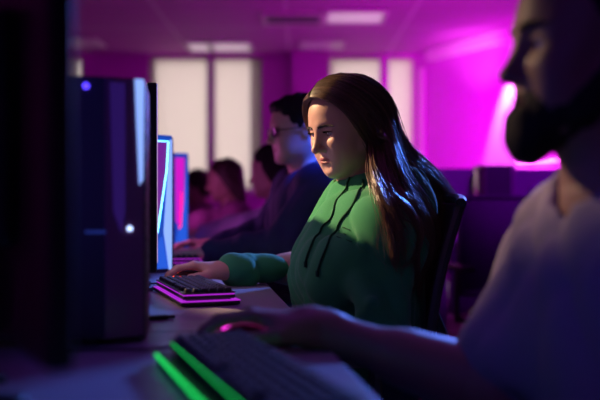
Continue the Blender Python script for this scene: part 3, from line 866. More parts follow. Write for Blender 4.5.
# ------------------------------------------------------------------ PEOPLE
def person(label, org, head, j, skin, torso, grows, garment_name, garment_m, hands, h_head=.0025, h_body=.012, h_cloth=.007, female=False, ears=True, base=(.5, .3, .22), lip=(.45, .16, .14),
           neck_r=None, sleeves='long', warp=(.004, 3), garment_extra=None, legdir=(-1, 0), arm_r=(.062, .050, .032, .6), hand_h=.003, collar=True):
    """head=(pos,yaw,pitch,scale); j joints; hands list of (wrist, R, prims, scale)"""
    org = np.array(org, float)
    t = empty('person', org, 0, label, 'person')
    hp, nr = head_prims(female, ears); nr = neck_r or nr
    O, yaw, pitch, hs = head; Rh = rotM(yaw, pitch)
    H = xf(hp, O, Rh, hs)
    T = torso_frame(j)
    neck = [('c', O+Rh@np.array([-.018, 0, -.055])*hs, j['N']-T[:, 2]*.03, nr*hs, nr*1.06*hs, .03),
            ('c', O+Rh@np.array([.0, 0, -.07])*hs, j['N']-T[:, 2]*.03, nr*.75*hs, nr*.95*hs, .03)]
    tp, _ = torso_prims(j, torso[0], torso[1], female)
    arms = arm_prims(j['SL'], j['EL'], j['WL'], (.048, .040, .026), .03)+arm_prims(j['SR'], j['ER'], j['WR'], (.048, .040, .026), .03)
    ld = np.array([legdir[0], legdir[1], 0.]); ld /= np.linalg.norm(ld); lat = T[:, 1]*1.0; lat[2] = 0; lat = nrm(lat)
    legs = []; shoes = []
    for s in (1, -1):
        hip = j['P']+lat*s*.09-np.array([0, 0, .03]); kn = hip+ld*.42+lat*s*.03+np.array([0, 0, -.0]); an_ = np.array([kn[0], kn[1], .11])+ld*-.04
        legs += [('c', hip, kn, .075, .055, .04), ('c', kn, an_, .052, .036, .03), ('e', j['P'], (.11, .15, .1), T, .05)]
        shoes.append((an_, kn))
    # skin blocks
    parts = []
    hb = [p for p in H if p[0] == 'e'][:3]; lo, hi = bounds(hb, .02); lo -= .035; hi += .035; lo[2] = j['N'][2]-.03
    s = Sdf(lo, hi, h_head); s.run(H[:8], 0); s.run(neck); s.run(H[8:]); s.run([tp[3], tp[4], tp[5]])
    parts.append(s.mesh())
    n_head = len(parts[0][0])
    body = tp+arms+legs+neck
    lo, hi = bounds(body, .02); hi[2] = j['N'][2]-.005
    parts.append(Sdf(lo, hi, h_body).run(body).mesh())
    for (W, Rm, pr, sc, E) in hands:
        E = np.array(E); W = np.array(W); hpz = xf(pr, W, Rm, sc)
        reach = W+nrm(E-W)*(.07 if sleeves == 'long' else .30 if np.linalg.norm(E-W) > .2 else .1)
        if sleeves == 'long': fore = [('c', reach, W, .026*sc, .021*sc, .02)]
        else: fore = [('c', E, W, .043, .025, .03), ('c', E*.85+W*.15, E*.55+W*.45, .045, .037, .03)]
        allp = hpz+fore; lo, hi = bounds(allp, .01); parts.append(Sdf(lo, hi, hand_h).run(hpz[:4]).run(fore).run(hpz[4:]).mesh())
    V, F = merge(parts)
    col = head_tint(V, O, Rh, hs, base, lip)
    from_np('body', V-org, F, skin, t, tint=col)
    # eyes
    for s in (1, -1): make_eye(t, O+Rh@np.array([.0690, s*.0305, 0])*hs, Rh@np.array([1, -s*.03, -.05]), .0120*hs, org)
    # garment
    g = grows
    gp, _ = torso_prims(j, torso[0], torso[1], female, g)
    if sleeves == 'long':
        for a_, e_, w_ in (('SL', 'EL', 'WL'), ('SR', 'ER', 'WR')):
            w2 = j[w_]+nrm(j[e_]-j[w_])*.015
            gp += arm_prims(j[a_], j[e_], w2, (arm_r[0]+g*arm_r[3], arm_r[1]+g*arm_r[3], arm_r[2]+g*.35), .018)
            cu = w2+nrm(j[e_]-j[w_])*.03; gp.append(('c', cu, cu-nrm(j[e_]-j[w_])*.028, .034+g*.3, .031+g*.3, .004))
    else:
        for a_, e_ in (('SL', 'EL'), ('SR', 'ER')):
            gp += [('c', j[a_], j[a_]*.25+j[e_]*.75, .064+g*.6, .062+g*.7, .05)]
    if garment_extra: gp += garment_extra(T)
    lo, hi = bounds(gp, .02); lo[2] = max(lo[2], j['P'][2]-.06)
    s = Sdf(lo, hi, h_cloth).run(gp)
    if warp: s.warp(folds(warp[0], warp[1]))
    nk = nrm(O+Rh@np.array([-.01, 0, -.06])*hs-j['N'])
    if collar:
        if sleeves == 'long': s.run([('-c', j['N']-nk*.02, j['N']+nk*.2, nr*hs+.012, nr*hs+.03, .006)])
        else: s.run([('-c', j['N']-nk*.01+T[:, 0]*.01, j['N']+nk*.2+T[:, 0]*.04, nr*hs+.012, nr*hs+.05, .006)])
    Vg, Fg = s.mesh(); gar = from_np(garment_name, Vg-org, Fg, garment_m, t)
    # trousers + shoes
    lp = [('c', p[1], p[2], p[3]+.012, p[4]+.014, p[5]) if p[0] == 'c' else ('e', p[1], np.array(p[2])+.015, p[3], p[4]) for p in legs]
    lo, hi = bounds(lp, .02)
    Vt, Ft = Sdf(lo, hi, .014).run(lp).warp(folds(.004, 9, 25)).mesh(); from_np('trousers', Vt-org, Ft, M['denim'], t)
    for an_, kn in shoes:
        c = np.array([an_[0], an_[1], .0]); dd = ld
        sp = [('c', c+np.array([0, 0, .075]), c+np.array([0, 0, .045])-dd*.02, .04, .042, .02), ('c', c+np.array([0, 0, .042])-dd*.02, c+dd*.16+np.array([0, 0, .034]), .042, .034, .02), ('-p', (0, 0, .002), (0, 0, -1), 0)]
        lo, hi = bounds([p for p in sp if p[0] == 'c'], .02); Vs, Fs = Sdf(lo, hi, .008).run(sp).mesh(); from_np('shoe', Vs-org, Fs, M['shoe'], t)
    return t, gar, (O, Rh, hs), T

def shell_hair(name, t, org, hd, pr, mt, h=.004, warp=None, carve=None):
    O, Rh, hs = hd; P = xf(pr, O, Rh, hs); lo, hi = bounds([p for p in P if p[0] in ('c', 'e')], .02)
    s = Sdf(lo, hi, h).run(P)
    if warp: s.warp(warp)
    if carve: s.run(xf(carve, O, Rh, hs))
    V, F = s.mesh(); return from_np(name, V-np.array(org), F, mt, t)

def short_strands(t, org, hd, mt, n, L, region, seed, name='hair', rad=.0009, base=(.094, .073, .083), c0=(-.014, 0, .036), lean=(-.3, 0, .1)):
    """returns verts/faces of short tufts over the skull where region(q) holds"""
    r = np.random.default_rng(seed); d = r.normal(size=(n*4, 3)); d /= np.linalg.norm(d, axis=1)[:, None]
    p = np.array(c0)+d*np.array(base); p = p[region(p)][:n]; d = (p-np.array(c0))/np.array(base)**2; d /= np.linalg.norm(d, axis=1)[:, None]
    k = len(p); dr = d+np.array(lean)+r.normal(size=(k, 3))*.35; dr /= np.linalg.norm(dr, axis=1)[:, None]
    ts = np.linspace(0, 1, 4); S = p[:, None]+d[:, None]*.004+dr[:, None]*(ts*L)[None, :, None]*r.uniform(.5, 1.1, (k, 1, 1))-np.array([0, 0, 1.])*(ts**2*L*.35)[None, :, None]
    O, Rh, hs = hd; S = O+(S*hs)@Rh.T
    return strands_mesh(S, np.array([1, .9, .6, .15])*rad)

# ---- the woman in green ----
hO = at(346, 126, 1.95); YW = math.atan2(-.55, -.835)
jw = dict(P=np.array([.165, 1.99, .575]), C=np.array([.142, 1.965, .79]), N=np.array([.150, 1.985, .985]),
          SL=np.array([.188, 1.81, .872]), SR=np.array([.135, 2.10, .88]),
          EL=np.array([.185, 1.755, .655]), WL=np.array([.03, 1.845, .60]),
          ER=np.array([.065, 2.20, .770]), WR=np.array([-.178, 2.07, .776]))
Rr = rotM(math.atan2(.0, -1)+R(2), R(-6), R(4)); Rr2 = Rr.copy()
def right_hand(Rm, prims):      # thumb on the -y local side for a right hand seen palm down
    out = []
    F_ = np.diag([1, -1, 1.])
    for p in prims:
        p = list(p)
        if p[0] == 'c': p[1] = F_@np.array(p[1]); p[2] = F_@np.array(p[2])
        else: p[1] = F_@np.array(p[1]); p[3] = F_@p[3]@F_
        out.append(tuple(p))
    return out
# facing -x, palm down: local x=-X, z up -> local y = z x x = -Y (towards camera): a right hand has its thumb towards the camera here
hp1 = hand_prims((16, 24, 16), 1.2, .4)
RL = rotM(math.atan2(.15, -1), R(0), 0)
def hood(T):
    N = jw['N']; f, l, u = T[:, 0], T[:, 1], T[:, 2]; P = []
    n = 14
    for i in range(n):
        a0, a1 = 2*math.pi*i/n, 2*math.pi*(i+1)/n
        def q(a): b = .5-.5*math.cos(a); return N+f*(.064*math.cos(a)+.004)+l*.070*math.sin(a)+u*(-.034+.050*b)
        P.append(('c', q(a0), q(a1), .015+.010*(.5-.5*math.cos(a0)), .015+.010*(.5-.5*math.cos(a1)), .012))
    P += [('e', N-f*.095-u*.01, (.045, .105, .06), T, .04), ('e', N-f*.11-u*.07, (.05, .11, .07), T, .05)]
    # lower waistband and pocket
    P += [('e', jw['P']*.72+jw['C']*.28+f*.12, (.035, .10, .07), T, .02)]
    # sleeve folds at the near arm
    S, E, W = jw['SL'], jw['EL'], jw['WL']
    P += [('c', E+np.array([-.05, -.03, .05]), E+np.array([.04, -.05, .0]), .022, .018, .03), ('c', S*.5+E*.5+np.array([-.055, -.02, .0]), E+np.array([-.04, -.04, .08]), .02, .02, .03)]
    return P
pw, hoodie, hdw, Tw = person('young woman in a green hoodie with long brown hair, hand on a mouse', (.19, 1.98, 0), (hO, YW, R(17), .95), jw, M['skin_w'], (.104, .150), .024, 'hoodie', M['green'],
    [(jw['WR'], Rr, hp1, .93, jw['ER']), (jw['WL'], RL, hand_prims((25, 35, 25)), .93, jw['EL'])],
    h_head=.0018, h_body=.014, h_cloth=.0058, female=True, ears=False, arm_r=(.060, .029, .022, .35), base=(.60, .35, .255), lip=(.42, .13, .12), neck_r=.050, warp=(.0075, 5), garment_extra=hood)
OW = np.array([.19, 1.98, 0])
# drawstrings and small print on the hoodie: laid on the surface by ray casting
from mathutils.bvhtree import BVHTree
def bvh_of(o, off):
    me = o.data; return BVHTree.FromPolygons([Vector(v.co)+Vector(off) for v in me.vertices], [tuple(p.vertices) for p in me.polygons])
bvw = bvh_of(hoodie, OW)
CAM = Vector((0, 0, CAMZ))
def on_cloth(bv, px, py, lift=.003, z=None):
    d = Vector(((px-300)/FPX, 1, (HY-py)/FPX)).normalized(); h = bv.ray_cast(CAM, d)
    if h[0] is None: return None
    return h[0]+h[1]*lift
def cord(pts, r=.0026):
    P = [on_cloth(bvw, *p, lift=.002) for p in pts]; P = [p for p in P if p is not None]
    C = catmull(np.array([tuple(p) for p in P]), 40); C2 = []
    for c in C:
        n = bvw.find_nearest(Vector(c)); C2.append(tuple(n[0]+n[1]*.0022))
    bm = bmesh.new(); tube(bm, [Vector(c)-Vector(OW) for c in C2], r, 8)
    e = C2[-1]; tube(bm, [Vector(e)-Vector(OW), Vector(e)-Vector(OW)+Vector((0, -.002, -.012))], [r*1.8, r*1.6], 8)
    from_bm('drawstring', bm, M['greendark'], hoodie, True)
cord([(350, 178), (344, 192), (334, 212), (322, 228), (312, 245), (306, 262)], .0022)
cord([(363, 180), (358, 194), (350, 210), (338, 228), (328, 245), (321, 262), (318, 271)], .0024)
bm = bmesh.new()
for (x0, y0, x1, y1) in [(343, 227, 350, 230), (344, 234, 346, 235), (337, 237, 352, 242)]:
    a_, b_ = on_cloth(bvw, x0, y0, .0012), on_cloth(bvw, x1, y1, .0012)
    if a_ and b_: tube(bm, [a_-Vector(OW), (a_+b_)/2-Vector(OW), b_-Vector(OW)], .0012, 6)
if len(bm.verts): from_bm('chest_print', bm, M['greendark'], hoodie)
else: bm.free()

# long hair
def L2W(q): O, Rh, hs = hdw; return O+Rh@(np.array(q)*hs)
def guide(loc, wor): return catmull([L2W(q) for q in loc]+[at(*w) for w in wor], 26)
G = [guide([(.083, .004, .091), (.077, .036, .084), (.057, .063, .058), (.034, .077, .012), (.006, .073, -.06)], [(374, 186, 1.76), (384, 208, 1.72), (394, 235, 1.715), (397, 262, 1.71)]),
     guide([(.072, .002, .104), (.056, .050, .094), (.024, .080, .052), (-.010, .086, -.01), (-.035, .082, -.07)], [(392, 188, 1.80), (407, 215, 1.78), (418, 250, 1.80), (418, 295, 1.84)]),
     guide([(.048, 0, .120), (.022, .054, .107), (-.020, .084, .052), (-.050, .086, -.01)], [(398, 172, 1.86), (418, 205, 1.88), (429, 245, 1.91), (427, 300, 1.93)]),
     guide([(.015, 0, .127), (-.020, .050, .112), (-.068, .076, .062), (-.092, .076, .005)], [(404, 158, 1.93), (425, 184, 1.95), (438, 220, 1.98), (435, 275, 2.0)]),
     guide([(-.020, 0, .125), (-.070, .035, .104), (-.110, .042, .056), (-.118, .046, .0)], [(408, 152, 2.0), (427, 170, 2.02), (444, 187, 2.04), (455, 204, 2.05)]),
     guide([(-.025, -.003, .125), (-.080, -.020, .100), (-.116, -.02, .040), (-.122, -.02, -.02)], [(410, 152, 2.06), (432, 176, 2.08), (448, 200, 2.08), (453, 224, 2.08)]),
     guide([(.01, -.004, .125), (-.03, -.06, .098), (-.08, -.072, .03), (-.09, -.07, -.05)], [(396, 168, 2.12), (418, 195, 2.13), (434, 235, 2.12)]),
     guide([(.05, -.004, .117), (.02, -.062, .095), (-.02, -.084, .03), (-.04, -.08, -.05)], [(376, 185, 2.14), (398, 220, 2.16)]),
     guide([(.078, -.004, .100), (.060, -.050, .084), (.032, -.078, .037), (.005, -.08, -.03), (-.01, -.07, -.08)], [(362, 190, 2.08), (362, 210, 2.07)]),
     guide([(.084, 0, .090), (.079, -.034, .080), (.064, -.064, .045), (.044, -.075, -.01), (.02, -.066, -.075)], [(352, 183, 2.05), (350, 196, 2.03)])]
G = np.array(G)
ns = 9000; m_ = G.shape[1]
f = RNG.uniform(0, len(G)-1.0001, ns)
f = np.where(RNG.random(ns) < .25, RNG.uniform(0, 3.2, ns), f)
i0 = f.astype(int); w = (f-i0)[:, None, None]
# soft locks: pull strands to clump centres along their length
S = G[i0]*(1-w)+G[i0+1]*w
ncl = 150; cf = np.sort(RNG.uniform(0, len(G)-1.0001, ncl)); ci = np.clip(np.searchsorted(cf, f), 0, ncl-1)
fc = cf[ci]; j0 = fc.astype(int); wc = (fc-j0)[:, None, None]; SC_ = G[j0]*(1-wc)+G[j0+1]*wc
tt = np.linspace(0, 1, m_)[None, :, None]
cw = RNG.uniform(.3, .9, (ncl,))[ci][:, None, None]*np.clip(tt*1.6-.2, 0, 1)
S = S*(1-cw)+SC_*cw
ctr = L2W((-.014, 0, .03)); 
# layers: push towards the inside of the hair mass
lay = RNG.random(ns)[:, None, None]**1.5*.012
dirc = S-ctr; dirc /= np.linalg.norm(dirc, axis=2, keepdims=True)
S = S+dirc*(.004-lay)*(1-.3*tt)
clo = RNG.normal(size=(ncl, 3))[ci][:, None, :]*.011*tt**1.2
ph = RNG.uniform(0, 6.28, (ncl, 3))[ci][:, None, :]
S = S+clo+.0045*np.sin(tt*9+ph)*tt
fly = (RNG.random(ns) < .09)[:, None, None]
S = S+RNG.normal(size=(ns, 1, 3))*np.where(fly, .016, .0035)*tt**1.3
S = S+.0012*np.sin(tt*30+RNG.uniform(0, 6.28, (ns, 1, 3)))*tt
# trim lengths
cut = RNG.uniform(.82, 1.0, ns)
Tt = np.linspace(0, 1, m_)
idx = cut[:, None]*Tt[None, :]*(m_-1); a0 = np.minimum(idx.astype(int), m_-2); fr = (idx-a0)[..., None]
S = np.take_along_axis(S, a0[..., None].repeat(3, 2), 1)*(1-fr)+np.take_along_axis(S, (a0+1)[..., None].repeat(3, 2), 1)*fr
rad = (.00062*(1-.75*Tt**2))[None, :]*RNG.uniform(.7, 1.5, (ns, 1))
# keep the locks outside the hoodie
for a_ in np.where(f < 2.2)[0]:
    for b_ in range(8, m_):
        q = bvw.find_nearest(Vector(S[a_, b_]))
        if q[0] is None: continue
        dd = (Vector(S[a_, b_])-q[0]).dot(q[1]); need = .002+.010*((a_*7919) % 97)/97
        if dd < need and q[3] < .08: S[a_, b_] = np.array(q[0]+q[1]*need)
sh = RNG.beta(1.6, 2.2, ns); shc = RNG.random(ncl)[ci]; sh = .55*sh+.45*shc
dark_, light_ = np.array([.045, .020, .012]), np.array([.27, .145, .085])
scol = dark_+(light_-dark_)*(sh**1.5)[:, None]
tip = np.linspace(0, 1, m_)[None, :, None]
hcol = (scol[:, None, :]*(.8+.5*tip)).repeat(3, axis=1).reshape(ns, 3, m_, 3).transpose(0, 2, 1, 3).reshape(-1, 3)
hairparts = [strands_mesh(S, rad)]
# under-volume so that the mass reads solid
ph_ = [('e', (-.016, 0, .038), (.0945, .0755, .0845), I3, .01), ('e', (-.065, 0, -.02), (.052, .058, .075), I3, .03)]
O_, Rh_, hs_ = hdw
ph_ = xf(ph_, O_, Rh_, hs_)
for gi in range(1, len(G)-2):
    g_ = G[gi]; 
    for k in range(4, int(m_*.86), 2):
        t0 = k/m_; c_ = ctr+(g_[k]-ctr)*(1-.016/np.linalg.norm(g_[k]-ctr)); c2 = ctr+(g_[min(k+2, m_-1)]-ctr)*(1-.016/np.linalg.norm(g_[min(k+2, m_-1)]-ctr))
        r_ = .014*(1-t0*.75); ph_.append(('c', c_, c2, r_, r_*.93, .025*(1-.6*t0)))
lo, hi = bounds(ph_, .01)
s = Sdf(lo, hi, .004).run(ph_); s.run(xf([('-p', (.016, 0, 0), (1, 0, -.78), .006)], O_, Rh_, hs_)); hv = s.mesh()
hairparts.append(hv)
Vh, Fh = merge(hairparts); from_np('hair', Vh-OW, Fh, M['hair_strands'], pw, tint=np.vstack([hcol, np.tile([.05, .025, .015], (len(Vh)-len(hcol), 1))]))
# eyebrows and lashes
def brow(t, hd, org, mt, n, thick, zb=.0185, seed=3):
    r = np.random.default_rng(seed); Vs = []
    me_head = [c for c in t.children if c.name.startswith('body')][0]; bv = bvh_of(me_head, org); O, Rh, hs = hd
    for s_ in (1, -1):
        S = []
        for k in range(n):
            u = r.random(); y = .010+.040*u; z = zb+.0055*math.sin(u*2.4)-.004*u+r.normal()*thick*(1-.6*u)
            p0 = O+Rh@(np.array([.13, s_*y, z])*hs); h_ = bv.ray_cast(Vector(p0), Vector(-Rh[:, 0]))
            if h_[0] is None: continue
            d = nrm(Rh@np.array([0, s_*.9, .35-.6*u])); q = np.array(h_[0]); nn = np.array(h_[1])
            S.append([q+nn*.0002, q+d*.003+nn*.0008, q+d*.007+nn*.0006])
        V, F = strands_mesh(np.array(S), np.array([.00042, .00036, .00012])); from_np('eyebrow', V-org, F, mt, t)
brow(pw, hdw, OW, M['hair_dark'], 420, .0015, .0165)
Vs = []
for s_ in (1, -1):
    S = []
    for k in range(46):
        u = k/45; y = .018+.026*u; c0 = np.array([.0690, .0305, 0]); 
        zz = .0043*math.sqrt(max(0, 1-((y-.031)/.0140)**2)); xx = .0690+math.sqrt(max(1e-6, .0132**2-(y-.0305)**2*.8-zz*zz))
        b_ = np.array([xx, s_*y, zz-.0008]); e_ = b_+np.array([.006, s_*.004*(u-.3), .0012]); e2 = b_+np.array([.008, s_*.007*(u-.3), .0042])
        S.append([L2W(b_), L2W(e_), L2W(e2)])
    V, F = strands_mesh(np.array(S), np.array([.0006, .0004, .00012])); from_np('eyelashes', V-OW, F, M['hair_black'], pw)

# ---- the bearded man, near right ----
mO = np.array([.350, 1.0, CAMZ+(196-47)/FPX*1.0])
jm = dict(P=np.array([.485, 1.02, .585]), C=np.array([.428, 1.01, .785]), N=np.array([.385, 1.01, .990]),
          SL=np.array([.455, .83, .888]), SR=np.array([.390, 1.165, .885]),
          EL=np.array([.46, .77, .60]), WL=np.array([.24, .83, .60]),
          ER=np.array([.265, 1.150, .695]), WR=np.array([.020, 1.225, .768]))
RmR = rotM(math.atan2(.06, -1), R(-8), R(4))
RmL = rotM(math.atan2(.2, -1), R(0), 0)
OM = np.array([.41, 1.01, 0])
pm, shirt, hdm, Tm = person('bearded man in a grey t-shirt in profile at the right edge', OM, (mO, math.pi+R(4), R(2), 1.0), jm, M['skin_m'], (.108, .165), .020, 't_shirt', M['tshirt'],
    [(jm['WR'], RmR, hand_prims((16, 26, 18), 1.1, .2), 1.02, jm['ER'])],
    h_head=.003, h_body=.014, h_cloth=.007, female=False, base=(.27, .15, .11), lip=(.22, .09, .08), sleeves='short', warp=(.005, 12))
bd = [('e', (.036, 0, -.070), (.060, .060, .050), ry(8), .02), ('e', (.081, 0, -.106), (.029, .036, .033), I3, .02), ('e', (.091, 0, -.083), (.013, .026, .011), I3, .012), ('c', (-.006, .064, -.02), (.03, .052, -.075), .013, .018, .02), ('c', (-.006, -.064, -.02), (.03, -.052, -.075), .013, .018, .02),
      ('c', (.088, .008, -.0515), (.078, .026, -.060), .0055, .006, .005), ('c', (.088, -.008, -.0515), (.078, -.026, -.060), .0055, .006, .005), ('c', (.078, .026, -.06), (.074, .024, -.09), .008, .01, .008), ('c', (.078, -.026, -.06), (.074, -.024, -.09), .008, .01, .008)]
shell_hair('beard', pm, OM, hdm, bd, M['hair_black'], .003, folds(.0015, 21, 160), [('-e', (.070, 0, -.042), (.030, .040, .014), I3, .006), ('-e', (.100, 0, -.0655), (.022, .019, .0075), I3, .003), ('-c', (.05, .06, -.015), (.075, .03, -.025), .022, .02, .01), ('-c', (.05, -.06, -.015), (.075, -.03, -.025), .022, .02, .01)])
hr = [('e', (-.018, 0, .042), (.100, .080, .092), I3, .01), ('e', (-.06, 0, -.01), (.055, .068, .06), I3, .03)]
shell_hair('hair', pm, OM, hdm, hr, M['hair_black'], .004, folds(.003, 22, 120), [('-p', (.020, 0, 0), (1, 0, -.62), .01), ('-c', (-.01, .09, -.01), (-.01, .07, -.01), .02, .02, .01), ('-c', (-.01, -.09, -.01), (-.01, -.07, -.01), .02, .02, .01)])
brow(pm, hdm, OM, M['hair_black'], 260, .002, .020)

# ---- the young person with glasses ----
bO = at(297, 130, 2.85)
jb = dict(P=np.array([.10, 2.95, .585]), C=np.array([.025, 2.91, .84]), N=np.array([.035, 2.92, 1.045]),
          SL=np.array([.075, 2.73, .975]), SR=np.array([-.015, 3.09, .975]),
          EL=np.array([-.06, 2.66, .79]), WL=np.array([-.295, 2.72, .775]),
          ER=np.array([-.14, 3.10, .80]), WR=np.array([-.31, 3.0, .785]))
OB = np.array([.11, 2.95, 0])
RbL = rotM(math.pi-R(0), 0, 0)
pb, jkt, hdb, Tb = person('young person with short black hair and glasses in a dark navy jacket', OB, (bO, math.pi+R(16), R(6), .98), jb, M['skin_b'], (.115, .155), .024, 'jacket', M['navy'],
    [(jb['WL'], rotM(math.pi+R(0), R(0)), right_hand(None, hand_prims((14, 20, 14))), .95, jb['EL']), (jb['WR'], rotM(math.pi+R(8), R(-4)), hand_prims((16, 24, 16)), .95, jb['ER'])],
    h_head=.004, h_body=.016, h_cloth=.009, base=(.58, .36, .28), lip=(.4, .17, .15), warp=(.006, 15), hand_h=.004, garment_extra=lambda T: [('e', (.085, 2.90, 1.055), (.060, .10, .065), I3, .04)])
hr = [('e', (-.017, 0, .041), (.099, .079, .088), I3, .01), ('e', (-.06, 0, 0), (.055, .072, .06), I3, .03), ('e', (.05, 0, .080), (.042, .058, .026), I3, .02)]
shell_hair('hair', pb, OB, hdb, hr, M['hair_black'], .005, folds(.004, 25, 90), [('-p', (.028, 0, 0), (1, 0, -.75), .01)])
def glasses(t, hd, org):
    O, Rh, hs = hd; w = lambda q: Vector(O+Rh@(np.array(q)*hs)-org)
    bm = bmesh.new()
    for s_ in (1, -1):
        tube(bm, [w((.096-.004*abs(math.cos(a_)), s_*(.033+.024*math.cos(a_)), -.003+.018*math.sin(a_))) for a_ in np.linspace(0, 2*math.pi, 20)[:-1]], .0018, 6, closed=True)
        tube(bm, [w((.091, s_*.058, .002)), w((.05, s_*.074, .002)), w((-.005, s_*.080, .004)), w((-.025, s_*.078, -.015))], .0018, 6)
    tube(bm, [w((.096, .010, .002)), w((.100, 0, .004)), w((.096, -.010, .002))], .0018, 6)
    g_ = from_bm('glasses', bm, M['blacks'], t, True)
    bm = bmesh.new()
    for s_ in (1, -1):
        vs = [bm.verts.new(w((.095-.004*abs(math.cos(a_)), s_*(.033+.0225*math.cos(a_)), -.003+.0165*math.sin(a_)))) for a_ in np.linspace(0, 2*math.pi, 20)[:-1]]
        vb = [bm.verts.new(v.co-Vector(Rh[:, 0])*.0015) for v in vs]
        bm.faces.new(vs); bm.faces.new(vb[::-1])
        for k in range(len(vs)): bm.faces.new((vs[k], vs[(k+1) % len(vs)], vb[(k+1) % len(vs)], vb[k]))
    from_bm('lens', bm, M['lens'], g_)
glasses(pb, hdb, OB)

# ---- three more along the row ----
def simple_person(label, hp, yaw, gm, gname, skin, hairm, long_hair, seed, face=(.45, .28, .24), sc=.97, lean=.0):
    X, Y, Z = hp
    j = dict(P=np.array([X+.16+lean, Y+.05, .585]), C=np.array([X+.085+lean*.6, Y+.03, Z-.33]), N=np.array([X+.04+lean*.2, Y+.02, Z-.14]),
             SL=np.array([X+.085, Y-.15, Z-.215]), SR=np.array([X+.03, Y+.20, Z-.215]),
             EL=np.array([X-.10, Y-.20, .81]), WL=np.array([X-.30, Y-.12, .775]), ER=np.array([X-.12, Y+.2, .81]), WR=np.array([X-.33, Y+.08, .785]))
    org = np.array([X+.18, Y+.05, 0])
    t, g_, hd, T = person(label, org, (np.array(hp), yaw, R(8), sc), j, M[skin], (.115, .155), .024, gname, M[gm],
        [(j['WL'], rotM(math.pi), right_hand(None, hand_prims()), .95, j['EL']), (j['WR'], rotM(math.pi), hand_prims(), .95, j['ER'])],
        h_head=.005, h_body=.018, h_cloth=.011, female=long_hair, base=face, warp=(.006, seed), hand_h=.005)
    pr = [('e', (-.018, 0, .042), (.102, .082, .092), I3, .01), ('e', (-.055, 0, -.01), (.06, .075, .07), I3, .03)]
    if long_hair:
        pr += [('c', (-.06, .05, -.03), (-.075, .06, -.20), .05, .035, .03), ('c', (-.06, -.05, -.03), (-.075, -.06, -.20), .05, .035, .03), ('c', (-.01, .065, .0), (-.02, .07, -.15), .028, .022, .02), ('c', (-.01, -.065, .0), (-.02, -.07, -.15), .028, .022, .02)]
    shell_hair('hair', t, org, hd, pr, M[hairm], .006, folds(.004, seed+40, 80), [('-p', (.022, 0, 0), (1, 0, -.6), .01)])
    return t
simple_person('dark haired person in a lavender top, behind the one with glasses', at(271, 172, 3.8), math.pi-R(10), 'lavender', 'shirt', 'skin_b', 'hair_black', True, 31)
simple_person('person in a plum top with reddish dark hair by the first window', at(224, 181, 4.75), math.pi+R(10), 'plum', 'shirt', 'skin_b', 'hair_dark', True, 32)
simple_person('farthest small person at the row, partly behind the magenta tower', at(196, 188, 5.75), math.pi, 'plum', 'shirt', 'skin_b', 'hair_dark', False, 33)

# chairs of the row
for (x, y, rz, lab) in [(.055, 1.985, 8, 'black mesh office chair holding the woman in green'), (.375, 1.01, 6, 'office chair under the bearded man'),
                        (.03, 2.96, 10, 'office chair of the young person with glasses'), (-.02, 3.86, 8, 'office chair of the person in lavender'),
                        (-.31, 4.82, 10, 'office chair of the person in plum by the window')]:
    place(chair0, (x, y, 0), R(rz), lab)
for (x, y, rz, lab) in [(1.0, 3.75, 100, 'empty office chair in the gap right of the woman in green'), (1.75, 3.7, 70, 'office chair behind the shoulder of the bearded man'), (1.1, 6.6, -80, 'far office chair in the dark behind the background desk')]:
    o = place(chair0, (x, y, 0), R(rz), lab); o['group'] = 'empty chairs in the right background'

# neon tube on the wall behind the man
bm = bmesh.new(); tube(bm, [on_wall(1.9, 1.31, .05), on_wall(4.3, 1.31, .05)], .014, 10)
nl = empty('neon_tube', on_wall(3.1, 1.34, .0), 0, 'glowing magenta neon tube along the right wall behind the bearded man', 'neon light')
bmesh.ops.translate(bm, vec=-Vector(nl.location), verts=bm.verts[:]); M['neon'] = emis('neon_magenta', (1, .1, .9), 14); from_bm('tube', bm, M['neon'], nl)
bm = bmesh.new()
for t_i in (2.0, 2.75, 3.5, 4.2): cyl(bm, Vector(on_wall(t_i, 1.34, .0))-Vector(nl.location), Vector(on_wall(t_i, 1.34, .05))-Vector(nl.location), .012, .016, 8)
from_bm('bracket', bm, M['white'], nl)

# ------------------------------------------------------------------ LIGHT
def lamp(kind, name, loc, target, col, power, size=.3, spot=None, blend=.5):
    l = bpy.data.lights.new(name, kind); l.color = col; l.energy = power
    if kind == 'AREA': l.shape = 'DISK'; l.size = size
    else: l.shadow_soft_size = size
    if kind == 'SPOT': l.spot_size = R(spot); l.spot_blend = blend
    o = bpy.data.objects.new(name, l); COL.objects.link(o); o.location = loc
    o.rotation_euler = (Vector(target)-Vector(loc)).to_track_quat('-Z', 'Y').to_euler(); return o
lamp('SPOT', 'warm_spotlight', (-2.4, 2.9, 2.6), (.10, 1.86, 1.06), (1, .66, .38), 950, .04, 19, .3)
lamp('SPOT', 'warm_side_light', (-2.4, 3.0, 2.6), (.32, 1.14, 1.105), (1, .66, .40), 480, .04, 6.5, .6)
lamp('SPOT', 'blue_spotlight', (1.35, 3.85, 1.95), (.24, 1.75, .9), (.09, .22, 1), 560, .10, 46, .4)
lamp('SPOT', 'blue_lamp_boy', (.85, 2.35, 2.15), (.11, 2.86, 1.02), (.02, .09, 1), 900, .10, 12, .4)
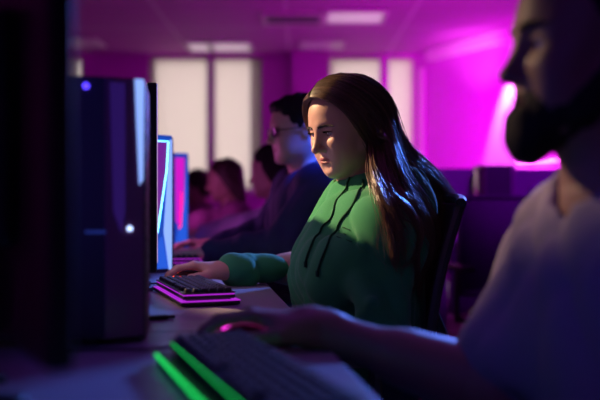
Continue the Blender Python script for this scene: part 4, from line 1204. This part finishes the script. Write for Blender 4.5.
lamp('SPOT', 'magenta_wash', (1.1, 6.5, 1.3), (2.15, 8.7, 1.5), (1, .0, 1), 620, .3, 66, .5)
lamp('SPOT', 'white_wall_spot', tuple(on_wall(1.75, 2.52, .22)), tuple(on_wall(1.80, 1.1, 0.02)), (1, .85, .98), 420, .03, 50, .35)
lamp('SPOT', 'magenta_uplight', tuple(on_wall(1.5, 2.0, .5)), tuple(on_wall(1.2, 2.7, 0)), (1, .3, .95), 22, .1, 80, .8)
lamp('AREA', 'magenta_ceiling_wash', (1.2, 6.2, 1.9), (.4, 9.2, 2.6), (1, .0, .95), 15, .8)
lamp('SPOT', 'purple_row_fill', (1.7, 3.0, 2.45), (1.35, 4.9, .9), (.38, .0, 1), 210, .15, 60, .6)  # unseen fill, added to turn the background monitor backs purple
lamp('AREA', 'purple_fill', (.3, 1.9, 2.6), (-.1, 1.9, .7), (.5, .10, 1), 3.2, .8)
lamp('SPOT', 'soft_face_fill', (-.7, .2, 2.4), (.12, 1.9, 1.13), (1, .5, .62), 10, .3, 13, .8)  # unseen fill, added to lift the shaded side of her face
lamp('SPOT', 'blue_front_fill', (.1, -.5, 1.7), (.50, 1.0, .74), (.20, .07, 1), 13, .3, 26, .7)

w = bpy.data.worlds.new('World'); SC.world = w; w.use_nodes = True
w.node_tree.nodes['Background'].inputs[0].default_value = (1, .97, .95, 1); w.node_tree.nodes['Background'].inputs[1].default_value = 1.5

# ------------------------------------------------------------------ CAMERA
cd = bpy.data.cameras.new('camera'); co = bpy.data.objects.new('camera', cd); COL.objects.link(co)
co.location = (0, 0, CAMZ); co.rotation_euler = (R(90), 0, 0)
cd.lens = 50; cd.sensor_width = 36; cd.shift_y = -(200-HY)/600; cd.clip_start = .02
cd.dof.use_dof = True; cd.dof.focus_distance = 1.88; cd.dof.aperture_fstop = 2.0
SC.camera = co
SC.view_settings.view_transform = 'Standard'; SC.view_settings.look = 'None'; SC.view_settings.gamma = 1; SC.view_settings.exposure = 0
SC.view_settings.use_curve_mapping = False
